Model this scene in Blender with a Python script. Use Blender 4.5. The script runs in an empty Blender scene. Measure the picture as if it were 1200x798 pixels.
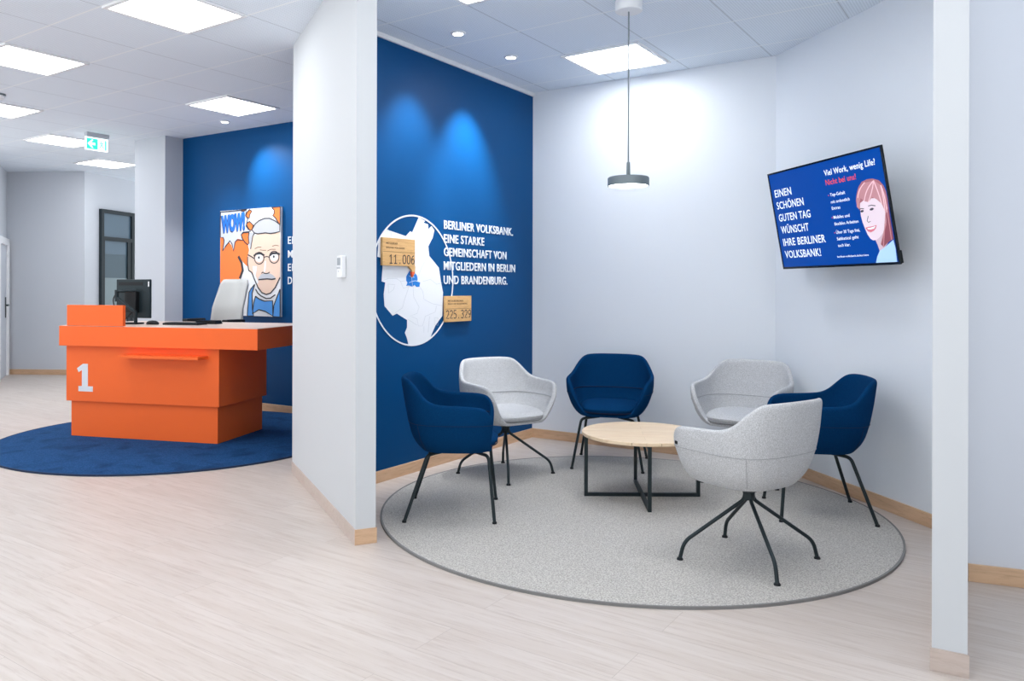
import bpy, bmesh, math, json
import numpy as np
from mathutils import Vector, Matrix
PI = math.pi
SC = bpy.context.scene
COL = SC.collection

# ------------------------------------------------------------------ camera, world, exposure
CAM_H, CEIL = 1.3, 3.006
cam = bpy.data.cameras.new('camera')
cam.sensor_width = 36.0
cam.lens = 924.5 / 1200 * 36.0
cam.shift_x = (600 - 554.4) / 1200
cam.shift_y = -(399 - 337.4) / 1200
cam.clip_end = 60
cam_o = bpy.data.objects.new('camera', cam)
COL.objects.link(cam_o)
cam_o.location = (0, 0, CAM_H)
cam_o.rotation_euler = (PI / 2, math.radians(-0.149), 0)
SC.camera = cam_o
SC.view_settings.view_transform = 'Standard'
SC.view_settings.look = 'None'
SC.view_settings.gamma = 1
SC.view_settings.use_curve_mapping = False
SC.view_settings.exposure = 0.75
WORLD_STRENGTH, PANEL, SPOT, PENDANT = 0.72, 8.3, 42.0, 14.0
world = bpy.data.worlds.new('daylight')
SC.world = world
world.use_nodes = True
_N, _L = world.node_tree.nodes, world.node_tree.links          # overcast sky; lower half made brighter to light the ceiling
_tc, _sep, _mr, _mx = _N.new('ShaderNodeTexCoord'), _N.new('ShaderNodeSeparateXYZ'), _N.new('ShaderNodeMapRange'), _N.new('ShaderNodeMix')
_mx.data_type = 'RGBA'
_mx.inputs[6].default_value = (1.75, 1.85, 1.95, 1)
_mx.inputs[7].default_value = (0.90, 0.95, 1.0, 1)
_mr.inputs[1].default_value, _mr.inputs[2].default_value = -0.12, 0.10
_L.new(_tc.outputs['Generated'], _sep.inputs[0]); _L.new(_sep.outputs['Z'], _mr.inputs[0]); _L.new(_mr.outputs[0], _mx.inputs[0])
_L.new(_mx.outputs[2], _N['Background'].inputs[0])
_N['Background'].inputs[1].default_value = WORLD_STRENGTH

# ------------------------------------------------------------------ frame of the room: A and B are the two tile directions of the ceiling
TH = 0.6137
A = Vector((math.sin(TH), math.cos(TH), 0))
B = Vector((-math.cos(TH), math.sin(TH), 0))
GRID_O, TILE = Vector((-2.6227, 4.2946, 0)), 0.6143
def vec(deg): return Vector((math.cos(math.radians(deg)), math.sin(math.radians(deg)), 0))

# ------------------------------------------------------------------ materials
def srgb(r, g, b):
    f = lambda c: (c / 255 / 12.92) if c / 255 <= 0.04045 else ((c / 255 + 0.055) / 1.055) ** 2.4
    return (f(r), f(g), f(b), 1)
def material(name, col, rough=0.6, metal=0.0, noise=None, bump=None, emit=None, spec=0.5, sheen=0.0):
    m = bpy.data.materials.new(name); m.use_nodes = True
    nt = m.node_tree; N = nt.nodes; L = nt.links
    p = N['Principled BSDF']
    p.inputs['Base Color'].default_value = col
    p.inputs['Roughness'].default_value = rough
    p.inputs['Metallic'].default_value = metal
    p.inputs['Specular IOR Level'].default_value = spec
    if sheen:
        p.inputs['Sheen Weight'].default_value = sheen
        p.inputs['Sheen Tint'].default_value = col
    tc = N.new('ShaderNodeTexCoord')
    if noise:                                  # (scale, second colour, contrast)
        t = N.new('ShaderNodeTexNoise'); t.inputs['Scale'].default_value = noise[0]; t.inputs['Detail'].default_value = 4
        L.new(tc.outputs['Object'], t.inputs['Vector'])
        r = N.new('ShaderNodeMapRange'); r.inputs[1].default_value = 0.5 - noise[2]; r.inputs[2].default_value = 0.5 + noise[2]
        L.new(t.outputs['Fac'], r.inputs[0])
        mx = N.new('ShaderNodeMix'); mx.data_type = 'RGBA'
        mx.inputs[6].default_value = col; mx.inputs[7].default_value = noise[1]
        L.new(r.outputs[0], mx.inputs[0]); L.new(mx.outputs[2], p.inputs['Base Color'])
    if bump:                                   # (scale, strength, distance)
        t = N.new('ShaderNodeTexNoise'); t.inputs['Scale'].default_value = bump[0]; t.inputs['Detail'].default_value = 3
        L.new(tc.outputs['Object'], t.inputs['Vector'])
        b = N.new('ShaderNodeBump'); b.inputs['Strength'].default_value = bump[1]; b.inputs['Distance'].default_value = bump[2]
        L.new(t.outputs['Fac'], b.inputs['Height']); L.new(b.outputs[0], p.inputs['Normal'])
    if emit:
        p.inputs['Emission Color'].default_value = emit[0]
        p.inputs['Emission Strength'].default_value = emit[1]
    return m

def wood_material(name, c1, c2, c3, rough, direction, stretch=10.0, plank=None, scale=6.0):
    """Long-grained wood; direction is the world/object angle of the grain in degrees."""
    m = bpy.data.materials.new(name); m.use_nodes = True
    nt = m.node_tree; N = nt.nodes; L = nt.links; p = N['Principled BSDF']
    p.inputs['Roughness'].default_value = rough
    tc = N.new('ShaderNodeTexCoord')
    mp = N.new('ShaderNodeMapping'); mp.vector_type = 'TEXTURE'
    mp.inputs['Rotation'].default_value = (0, 0, math.radians(direction))
    L.new(tc.outputs['Object'], mp.inputs['Vector'])
    vecout = mp.outputs[0]
    fac_plank = None
    if plank:                                  # (length, width): brick texture gives each plank its own shade and shifts its grain
        bk = N.new('ShaderNodeTexBrick')
        bk.inputs['Scale'].default_value = 1.0
        bk.inputs['Brick Width'].default_value = plank[0]; bk.inputs['Row Height'].default_value = plank[1]
        bk.inputs['Mortar Size'].default_value = 0.0008; bk.inputs['Mortar Smooth'].default_value = 0.3
        bk.inputs['Color1'].default_value = (0, 0, 0, 1); bk.inputs['Color2'].default_value = (1, 1, 1, 1)
        bk.inputs['Mortar'].default_value = (0.5, 0.5, 0.5, 1); bk.offset = 0.37
        L.new(vecout, bk.inputs['Vector'])
        fac_plank = bk.outputs['Color']
        sh = N.new('ShaderNodeVectorMath'); sh.operation = 'MULTIPLY_ADD'
        sh.inputs[1].default_value = (7.0, 3.0, 5.0)
        L.new(bk.outputs['Color'], sh.inputs[0]); L.new(vecout, sh.inputs[2])
        vecout = sh.outputs[0]
    st = N.new('ShaderNodeVectorMath'); st.operation = 'MULTIPLY'; st.inputs[1].default_value = (1.0 / stretch * scale, scale, scale)
    L.new(vecout, st.inputs[0])
    n1 = N.new('ShaderNodeTexNoise'); n1.inputs['Scale'].default_value = 1.6; n1.inputs['Detail'].default_value = 6; n1.inputs['Distortion'].default_value = 2.2
    L.new(st.outputs[0], n1.inputs['Vector'])
    n2 = N.new('ShaderNodeTexNoise'); n2.inputs['Scale'].default_value = 9.0; n2.inputs['Detail'].default_value = 5; n2.inputs['Roughness'].default_value = 0.7
    L.new(st.outputs[0], n2.inputs['Vector'])
    r1 = N.new('ShaderNodeMapRange'); r1.inputs[1].default_value = 0.35; r1.inputs[2].default_value = 0.68; L.new(n1.outputs['Fac'], r1.inputs[0])
    r2 = N.new('ShaderNodeMapRange'); r2.inputs[1].default_value = 0.5; r2.inputs[2].default_value = 0.78; L.new(n2.outputs['Fac'], r2.inputs[0])
    a = N.new('ShaderNodeMix'); a.data_type = 'RGBA'; a.inputs[6].default_value = c1; a.inputs[7].default_value = c2; L.new(r1.outputs[0], a.inputs[0])
    b = N.new('ShaderNodeMix'); b.data_type = 'RGBA'; b.inputs[7].default_value = c3; L.new(r2.outputs[0], b.inputs[0]); L.new(a.outputs[2], b.inputs[6])
    out = b.outputs[2]
    if plank:
        v = N.new('ShaderNodeMapRange'); v.inputs[3].default_value = 0.97; v.inputs[4].default_value = 1.01; L.new(fac_plank, v.inputs[0])
        mu = N.new('ShaderNodeMix'); mu.data_type = 'RGBA'; mu.blend_type = 'MULTIPLY'; mu.inputs[0].default_value = 1
        L.new(out, mu.inputs[6]); L.new(v.outputs[0], mu.inputs[7])
        j = N.new('ShaderNodeMix'); j.data_type = 'RGBA'; j.inputs[7].default_value = tuple(c * 0.78 for c in c3[:3]) + (1,)
        L.new(bk.outputs['Fac'], j.inputs[0]); L.new(mu.outputs[2], j.inputs[6]); out = j.outputs[2]
    L.new(out, p.inputs['Base Color'])
    bp = N.new('ShaderNodeBump'); bp.inputs['Strength'].default_value = 0.06; bp.inputs['Distance'].default_value = 0.002
    L.new(n2.outputs['Fac'], bp.inputs['Height']); L.new(bp.outputs[0], p.inputs['Normal'])
    return m

def ceiling_material():
    m = bpy.data.materials.new('perforated_ceiling_tile'); m.use_nodes = True
    nt = m.node_tree; N = nt.nodes; L = nt.links; p = N['Principled BSDF']
    p.inputs['Roughness'].default_value = 0.85; p.inputs['Specular IOR Level'].default_value = 0.2
    tc = N.new('ShaderNodeTexCoord')
    def math_(op, a, b=None, c=None):
        n = N.new('ShaderNodeMath'); n.operation = op
        for i, x in enumerate((a, b, c)):
            if x is None: continue
            if isinstance(x, (int, float)): n.inputs[i].default_value = x
            else: L.new(x, n.inputs[i])
        return n.outputs[0]
    def dot(v):
        n = N.new('ShaderNodeVectorMath'); n.operation = 'DOT_PRODUCT'
        L.new(tc.outputs['Object'], n.inputs[0]); n.inputs[1].default_value = v; return n.outputs['Value']
    uv = []
    for d in (A, B):
        uv.append(math_('SUBTRACT', math_('MULTIPLY', dot(d), 1 / TILE), GRID_O.dot(d) / TILE))
    edge = []
    for x, wd in zip(uv, (0.010, 0.0055)):
        fr = math_('ABSOLUTE', math_('SUBTRACT', math_('FRACT', x), 0.5))
        edge.append(math_('GREATER_THAN', fr, 0.5 - wd))
    dots = []
    for x in uv:
        dots.append(math_('POWER', math_('SUBTRACT', math_('FRACT', math_('MULTIPLY', x, 38.0)), 0.5), 2.0))
    hole = math_('LESS_THAN', math_('ADD', dots[0], dots[1]), 0.075)
    base = N.new('ShaderNodeMix'); base.data_type = 'RGBA'
    base.inputs[6].default_value = (0.83, 0.90, 0.98, 1); base.inputs[7].default_value = (0.66, 0.72, 0.80, 1)
    L.new(hole, base.inputs[0])
    e1 = N.new('ShaderNodeMix'); e1.data_type = 'RGBA'; e1.inputs[7].default_value = (0.55, 0.60, 0.66, 1)
    L.new(edge[1], e1.inputs[0]); L.new(base.outputs[2], e1.inputs[6])
    e2 = N.new('ShaderNodeMix'); e2.data_type = 'RGBA'; e2.inputs[7].default_value = (0.93, 0.97, 1.0, 1)
    L.new(edge[0], e2.inputs[0]); L.new(e1.outputs[2], e2.inputs[6])
    L.new(e2.outputs[2], p.inputs['Base Color'])
    return m

def rug_material(name, c1, c2, c3, s_fine, s_big, big, bump):
    m = bpy.data.materials.new(name); m.use_nodes = True
    nt = m.node_tree; N = nt.nodes; L = nt.links; p = N['Principled BSDF']
    p.inputs['Roughness'].default_value = 0.95; p.inputs['Specular IOR Level'].default_value = 0.1
    tc = N.new('ShaderNodeTexCoord')
    t1 = N.new('ShaderNodeTexNoise'); t1.inputs['Scale'].default_value = s_fine; t1.inputs['Detail'].default_value = 3; L.new(tc.outputs['Object'], t1.inputs['Vector'])
    t2 = N.new('ShaderNodeTexNoise'); t2.inputs['Scale'].default_value = s_big; t2.inputs['Detail'].default_value = 5; t2.inputs['Distortion'].default_value = 0.6; L.new(tc.outputs['Object'], t2.inputs['Vector'])
    r1 = N.new('ShaderNodeMapRange'); r1.inputs[1].default_value = 0.36; r1.inputs[2].default_value = 0.64; L.new(t1.outputs['Fac'], r1.inputs[0])
    r2 = N.new('ShaderNodeMapRange'); r2.inputs[1].default_value = 0.5; r2.inputs[2].default_value = 0.72; r2.inputs[4].default_value = big; L.new(t2.outputs['Fac'], r2.inputs[0])
    a = N.new('ShaderNodeMix'); a.data_type = 'RGBA'; a.inputs[6].default_value = c1; a.inputs[7].default_value = c2; L.new(r1.outputs[0], a.inputs[0])
    b = N.new('ShaderNodeMix'); b.data_type = 'RGBA'; b.inputs[7].default_value = c3; L.new(a.outputs[2], b.inputs[6]); L.new(r2.outputs[0], b.inputs[0])
    L.new(b.outputs[2], p.inputs['Base Color'])
    bp = N.new('ShaderNodeBump'); bp.inputs['Strength'].default_value = bump; bp.inputs['Distance'].default_value = 0.004
    L.new(t1.outputs['Fac'], bp.inputs['Height']); L.new(bp.outputs[0], p.inputs['Normal'])
    return m

M = {}
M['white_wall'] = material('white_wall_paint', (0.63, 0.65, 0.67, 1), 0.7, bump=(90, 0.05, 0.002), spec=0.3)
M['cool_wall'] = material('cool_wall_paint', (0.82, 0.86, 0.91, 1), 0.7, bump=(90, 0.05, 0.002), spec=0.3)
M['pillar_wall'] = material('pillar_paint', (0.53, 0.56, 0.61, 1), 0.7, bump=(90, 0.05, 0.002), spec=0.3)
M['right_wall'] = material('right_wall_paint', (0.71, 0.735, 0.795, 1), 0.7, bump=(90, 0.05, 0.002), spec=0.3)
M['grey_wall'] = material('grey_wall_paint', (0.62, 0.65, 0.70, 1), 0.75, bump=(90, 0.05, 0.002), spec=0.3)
M['blue_wall'] = material('blue_wall_paint', (0.0004, 0.062, 0.20, 1), 0.42, bump=(70, 0.10, 0.002), spec=0.13)
M['ceiling'] = ceiling_material()
M['floor'] = wood_material('pale_oak_floor', srgb(210, 199, 191), srgb(201, 188, 178), srgb(184, 168, 157), 0.42, math.degrees(math.atan2(B.y, B.x)), 15.0, (1.8, 0.22), 7.0)
M['base_wood'] = wood_material('oak_baseboard', srgb(222, 186, 152), srgb(208, 170, 135), srgb(188, 150, 118), 0.28, 0, 8.0, None, 8.0)
M['glare_skirting'] = wood_material('glare_oak_skirting', srgb(205, 190, 181), srgb(196, 179, 168), srgb(176, 158, 147), 0.3, 0, 8.0, None, 8.0)  # glare on the oak skirting is put into this paler tone
M['table_wood'] = wood_material('oak_tabletop', srgb(246, 222, 190), srgb(240, 212, 178), srgb(222, 190, 152), 0.45, -8, 9.0, (1.4, 0.09), 7.0)
M['board_wood'] = wood_material('oak_board', srgb(224, 180, 122), srgb(212, 166, 106), srgb(180, 132, 80), 0.55, 0, 9.0, None, 14.0)
M['desk_wood'] = wood_material('pale_desk_top', srgb(236, 214, 200), srgb(228, 204, 190), srgb(214, 188, 172), 0.35, -14, 9.0, None, 6.0)
M['orange'] = material('orange_laminate', srgb(255, 111, 48), 0.42, spec=0.25)
M['white'] = material('white_satin', (0.85, 0.86, 0.88, 1), 0.5)
M['white_decal'] = material('white_vinyl', (0.76, 0.78, 0.82, 1), 0.6, spec=0.2)
M['map_line'] = material('map_border_grey', (0.52, 0.55, 0.60, 1), 0.7)
M['city_blue'] = material('city_blue_vinyl', srgb(20, 120, 205), 0.6)
M['red_tip'] = material('red_orange_tip', srgb(235, 95, 50), 0.6)
M['ink'] = material('dark_ink', (0.03, 0.03, 0.04, 1), 0.7)
M['brown_ink'] = material('brown_ink', (0.16, 0.09, 0.045, 1), 0.7)
M['dark_metal'] = material('dark_green_grey_metal', (0.012, 0.022, 0.026, 1), 0.42, 0.3, bump=(300, 0.04, 0.001))
M['black'] = material('black_plastic', (0.007, 0.009, 0.011, 1), 0.5, spec=0.3)
M['black_gloss'] = material('black_gloss', (0.01, 0.012, 0.016, 1), 0.15)
M['navy'] = material('navy_wool', (0.001, 0.028, 0.094, 1), 0.95, noise=(420, (0.003, 0.049, 0.15, 1), 0.14), bump=(500, 0.35, 0.002), spec=0.04, sheen=0.03)
M['grey_wool'] = material('light_grey_wool', (0.46, 0.465, 0.47, 1), 0.92, noise=(260, (0.68, 0.685, 0.70, 1), 0.11), bump=(420, 0.35, 0.002), spec=0.1)
M['navy_seam'] = material('navy_seam', (0.003, 0.014, 0.05, 1), 0.9)
M['grey_seam'] = material('grey_seam', (0.40, 0.405, 0.42, 1), 0.9)
M['grey_rug'] = rug_material('grey_loop_rug', (0.345, 0.325, 0.30, 1), (0.64, 0.615, 0.575, 1), (0.41, 0.39, 0.365, 1), 150, 1.7, 0.25, 0.7)
M['rug_edge'] = material('rug_binding', (0.21, 0.205, 0.20, 1), 0.9, bump=(200, 0.4, 0.002))
M['blue_rug'] = rug_material('blue_velvet_rug', (0.008, 0.052, 0.15, 1), (0.020, 0.090, 0.245, 1), (0.005, 0.030, 0.092, 1), 110, 5.0, 0.75, 0.6)
M['blue_rug_edge'] = material('blue_rug_binding', (0.008, 0.025, 0.07, 1), 0.9)
M['panel_light'] = material('light_diffuser', (0.9, 0.9, 0.9, 1), 0.5, emit=((0.97, 0.985, 1.0, 1), PANEL))
M['spot_light'] = material('spot_lens', (0.9, 0.9, 0.9, 1), 0.5, emit=((1, 0.99, 0.97, 1), 14.0))
M['pendant_light'] = material('pendant_diffuser', (0.9, 0.9, 0.9, 1), 0.5, emit=((1, 0.99, 0.97, 1), PENDANT))
M['lamp_grey'] = material('lamp_grey_metal', (0.17, 0.205, 0.225, 1), 0.5, 0.2)
M['screen_blue'] = material('screen_blue', srgb(0, 62, 140), 0.35, emit=(srgb(0, 68, 165), 0.30), spec=0.15)
M['screen_white'] = material('screen_white', (0.8, 0.85, 0.92, 1), 0.3, emit=((0.85, 0.92, 1, 1), 0.35))
M['screen_red'] = material('screen_red', srgb(230, 80, 60), 0.3, emit=(srgb(230, 70, 50), 0.3))
def screen(name, r, g, b): return material(name, srgb(r, g, b), 0.4, emit=(srgb(r, g, b), 0.3))
M['skin_face'] = screen('portrait_skin', 222, 205, 215); M['skin_neck'] = screen('portrait_neck', 200, 178, 190)
M['hair_red'] = screen('portrait_hair', 158, 98, 108); M['hair_streak'] = screen('portrait_streak', 225, 190, 198); M['hair_light'] = screen('portrait_fringe', 185, 132, 138); M['hair_dark'] = screen('portrait_lock', 135, 72, 84)
M['shirt_pale'] = screen('portrait_shirt', 170, 205, 235); M['lip'] = screen('portrait_lips', 200, 110, 125); M['eye_dark'] = screen('portrait_eye', 50, 45, 65)
M['glass_teal'] = material('dark_teal_glass', (0.055, 0.10, 0.13, 1), 0.3, spec=0.5)
M['glass_blue'] = material('blue_grey_glass', (0.10, 0.16, 0.215, 1), 0.12, spec=0.5)
M['glass_pale'] = material('pale_frosted_glass', (0.20, 0.27, 0.29, 1), 0.3, spec=0.5)
M['door_dark'] = material('anthracite_door_frame', (0.006, 0.016, 0.022, 1), 0.6)
M['monitor_back'] = material('monitor_back_plastic', (0.012, 0.024, 0.030, 1), 0.5, noise=(14, (0.017, 0.031, 0.037, 1), 0.2), spec=0.3)
M['chair_shell'] = material('silver_grey_plastic', (0.47, 0.48, 0.47, 1), 0.28)
M['lavender'] = material('print_lavender', srgb(206, 211, 232), 0.6)
M['print_white'] = material('print_white', (0.86, 0.87, 0.90, 1), 0.6)
M['print_orange'] = material('print_orange', srgb(255, 126, 52), 0.6)
M['print_blue'] = material('print_blue', srgb(80, 158, 236), 0.6)
M['print_wow'] = material('print_bright_blue', srgb(0, 112, 222), 0.6)
M['print_peach'] = material('print_peach', srgb(238, 206, 186), 0.6)
M['print_grey'] = material('print_hair_grey', srgb(190, 193, 201), 0.6)
M['sign_green'] = material('sign_green', srgb(40, 200, 160), 0.5, emit=(srgb(50, 225, 180), 0.75))
M['sign_white'] = material('sign_white', (0.9, 0.95, 0.95, 1), 0.5, emit=((0.9, 1, 0.98, 1), 0.8))
M['housing'] = material('sign_housing', (0.50, 0.53, 0.57, 1), 0.5)
M['lcd'] = material('thermostat_display', (0.30, 0.34, 0.37, 1), 0.3)

# ------------------------------------------------------------------ geometry helpers
def link(name, bm, m, parent=None, smooth=None, mods=None):
    me = bpy.data.meshes.new(name)
    bmesh.ops.recalc_face_normals(bm, faces=bm.faces)
    if smooth is not None:
        for f in bm.faces: f.smooth = True
    bm.to_mesh(me); bm.free()
    if smooth is not None: me.set_sharp_from_angle(angle=math.radians(smooth))
    me.materials.append(M[m] if isinstance(m, str) else m)
    o = bpy.data.objects.new(name, me); COL.objects.link(o)
    if parent is not None: o.parent = parent
    return o
def tag(o, label=None, cat=None, group=None, kind=None):
    if label: o['label'] = label
    if cat: o['category'] = cat
    if group: o['group'] = group
    if kind: o['kind'] = kind
    return o
def thing(name, label, cat, loc=(0, 0, 0), rz=0.0, group=None, matrix=None):
    o = bpy.data.objects.new(name, None); COL.objects.link(o); o.empty_display_size = 0.1
    if matrix is not None: o.matrix_world = matrix
    else: o.location = loc; o.rotation_euler = (0, 0, rz)
    return tag(o, label, cat, group)
def wall_frame(origin, d):                     # local X along the wall (viewer's right), local Y up, local Z out of the wall
    d = Vector(d).normalized(); n = Vector((d.y, -d.x, 0))
    m = Matrix(((d.x, 0, n.x, origin[0]), (d.y, 0, n.y, origin[1]), (0, 1, 0, origin[2] if len(origin) > 2 else 0), (0, 0, 0, 1)))
    return m
def box(bm, x0, x1, y0, y1, z0, z1, bevel=0.0, mat=None, seg=2):
    vs = [bm.verts.new((x, y, z)) for z in (z0, z1) for y in (y0, y1) for x in (x0, x1)]
    F = [bm.faces.new([vs[i] for i in q]) for q in ((0, 2, 3, 1), (4, 5, 7, 6), (0, 1, 5, 4), (2, 6, 7, 3), (0, 4, 6, 2), (1, 3, 7, 5))]
    if bevel:
        es = list({e for f in F for e in f.edges})
        r = bmesh.ops.bevel(bm, geom=es, offset=bevel, segments=seg, profile=0.5, affect='EDGES')
        vs = list({v for f in r['faces'] for v in f.verts} | {v for v in vs if v.is_valid})
    if mat is not None: bmesh.ops.transform(bm, matrix=mat, verts=[v for v in vs if v.is_valid])
    return vs
def new_box(*a, **k):
    bm = bmesh.new(); box(bm, *a, **k); return bm
def prism(bm, pts, z0, z1):
    lo = [bm.verts.new((x, y, z0)) for x, y in pts]; hi = [bm.verts.new((x, y, z1)) for x, y in pts]
    fs = [bm.faces.new(hi), bm.faces.new(lo[::-1])]
    n = len(pts)
    for i in range(n): bm.faces.new((lo[i], lo[(i + 1) % n], hi[(i + 1) % n], hi[i]))
    bm.normal_update()
    bmesh.ops.triangulate(bm, faces=fs)
def new_prism(pts, z0, z1):
    bm = bmesh.new(); prism(bm, pts, z0, z1); return bm
def ribbon(bm, pts, w, z0, z1):
    P = [Vector((p[0], p[1])) for p in pts]
    L, R = [], []
    for i, p in enumerate(P):
        a = P[max(i - 1, 0)]; b = P[min(i + 1, len(P) - 1)]
        t = (b - a); t = t.normalized() if t.length > 1e-9 else Vector((1, 0)); n = Vector((-t.y, t.x)) * (w / 2)
        L.append(p + n); R.append(p - n)
    for i in range(len(P) - 1):
        q = [L[i], R[i], R[i + 1], L[i + 1]]
        lo = [bm.verts.new((v.x, v.y, z0)) for v in q]; hi = [bm.verts.new((v.x, v.y, z1)) for v in q]
        bm.faces.new(hi); bm.faces.new(lo[::-1])
        for k in range(4): bm.faces.new((lo[k], lo[(k + 1) % 4], hi[(k + 1) % 4], hi[k]))
def ellipse(c, a, b, n=20, rot=0.0):
    return [(c[0] + a * math.cos(t) * math.cos(rot) - b * math.sin(t) * math.sin(rot), c[1] + a * math.cos(t) * math.sin(rot) + b * math.sin(t) * math.cos(rot)) for t in (2 * PI * i / n for i in range(n))]
def ring_flat(bm, c, r0, r1, z0, z1, n=48):
    V = [[bm.verts.new((c[0] + r * math.cos(2 * PI * i / n), c[1] + r * math.sin(2 * PI * i / n), z)) for i in range(n)] for r, z in ((r0, z0), (r1, z0), (r1, z1), (r0, z1))]
    for k in range(4):
        for i in range(n): bm.faces.new((V[k][i], V[k][(i + 1) % n], V[(k + 1) % 4][(i + 1) % n], V[(k + 1) % 4][i]))
def lathe(bm, prof, n=32, c=(0, 0)):           # prof: (r, z) pairs, r 0 closes
    rows = []
    for r, z in prof:
        rows.append([bm.verts.new((c[0], c[1], z))] if r < 1e-6 else [bm.verts.new((c[0] + r * math.cos(2 * PI * i / n), c[1] + r * math.sin(2 * PI * i / n), z)) for i in range(n)])
    for a, b in zip(rows, rows[1:]):
        for i in range(n):
            j = (i + 1) % n
            if len(a) == 1 and len(b) == 1: continue
            if len(a) == 1: bm.faces.new((a[0], b[i], b[j]))
            elif len(b) == 1: bm.faces.new((a[i], a[j], b[0]))
            else: bm.faces.new((a[i], a[j], b[j], b[i]))
def fillet(pts, rad, n=6):
    P = [Vector(p) for p in pts]; out = [P[0]]
    for i in range(1, len(P) - 1):
        a, p, b = P[i - 1], P[i], P[i + 1]
        d = min(rad, (a - p).length * 0.45, (b - p).length * 0.45)
        s = p + (a - p).normalized() * d; e = p + (b - p).normalized() * d
        for k in range(n + 1):
            t = k / n; out.append(s * (1 - t) ** 2 + p * 2 * t * (1 - t) + e * t * t)
    return out + [P[-1]]
def tube(bm, pts, r, n=12):
    P = [Vector(p) for p in pts]; rows = []
    t0 = (P[1] - P[0]).normalized(); u = t0.orthogonal().normalized()
    for i, p in enumerate(P):
        t = (P[min(i + 1, len(P) - 1)] - P[max(i - 1, 0)]).normalized()
        u = (u - t * u.dot(t)).normalized(); w = t.cross(u)
        rr = r[i] if isinstance(r, (list, tuple)) else r
        rows.append([bm.verts.new(p + (u * math.cos(2 * PI * k / n) + w * math.sin(2 * PI * k / n)) * rr) for k in range(n)])
    for a, b in zip(rows, rows[1:]):
        for k in range(n): bm.faces.new((a[k], a[(k + 1) % n], b[(k + 1) % n], b[k]))
    bm.faces.new(rows[0][::-1]); bm.faces.new(rows[-1])
def text_bm(s, x, y, w, h, z0, depth, bold=0.0, shear=0.0, rot=0.0, spacing=1.0):
    """Lettering as a mesh: capital height h (taken from H), total width w, baseline start at x, y."""
    c = bpy.data.curves.new('lettering', 'FONT'); c.body = s; c.size = 1.0; c.offset = bold; c.shear = shear; c.resolution_u = 3; c.space_character = spacing
    c.extrude = 0.1
    o = bpy.data.objects.new('lettering', c); COL.objects.link(o)
    bpy.context.view_layer.update()
    me = bpy.data.meshes.new_from_object(o.evaluated_get(bpy.context.evaluated_depsgraph_get()))
    bpy.data.objects.remove(o); bpy.data.curves.remove(c)
    bm = bmesh.new(); bm.from_mesh(me); bpy.data.meshes.remove(me)
    xs = [v.co.x for v in bm.verts]; x0, x1 = min(xs), max(xs)
    CAP = 0.729
    R = Matrix.Rotation(rot, 4, 'Z')
    for v in bm.verts:
        p = Vector(((v.co.x - x0) * w / (x1 - x0), v.co.y * h / CAP, 0)); p = R @ p
        v.co = (x + p.x, y + p.y, z0 + (depth if v.co.z > 0 else 0))
    return bm
def join(bm, other):
    me = bpy.data.meshes.new('tmp'); other.to_mesh(me); other.free(); bm.from_mesh(me); bpy.data.meshes.remove(me); return bm
def copy_thing(root):
    c = root.copy(); COL.objects.link(c)
    for ch in list(root.children):
        d = ch.copy(); COL.objects.link(d); d.parent = c
        for g in list(ch.children):
            e = g.copy(); COL.objects.link(e); e.parent = d
    return c

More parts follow.
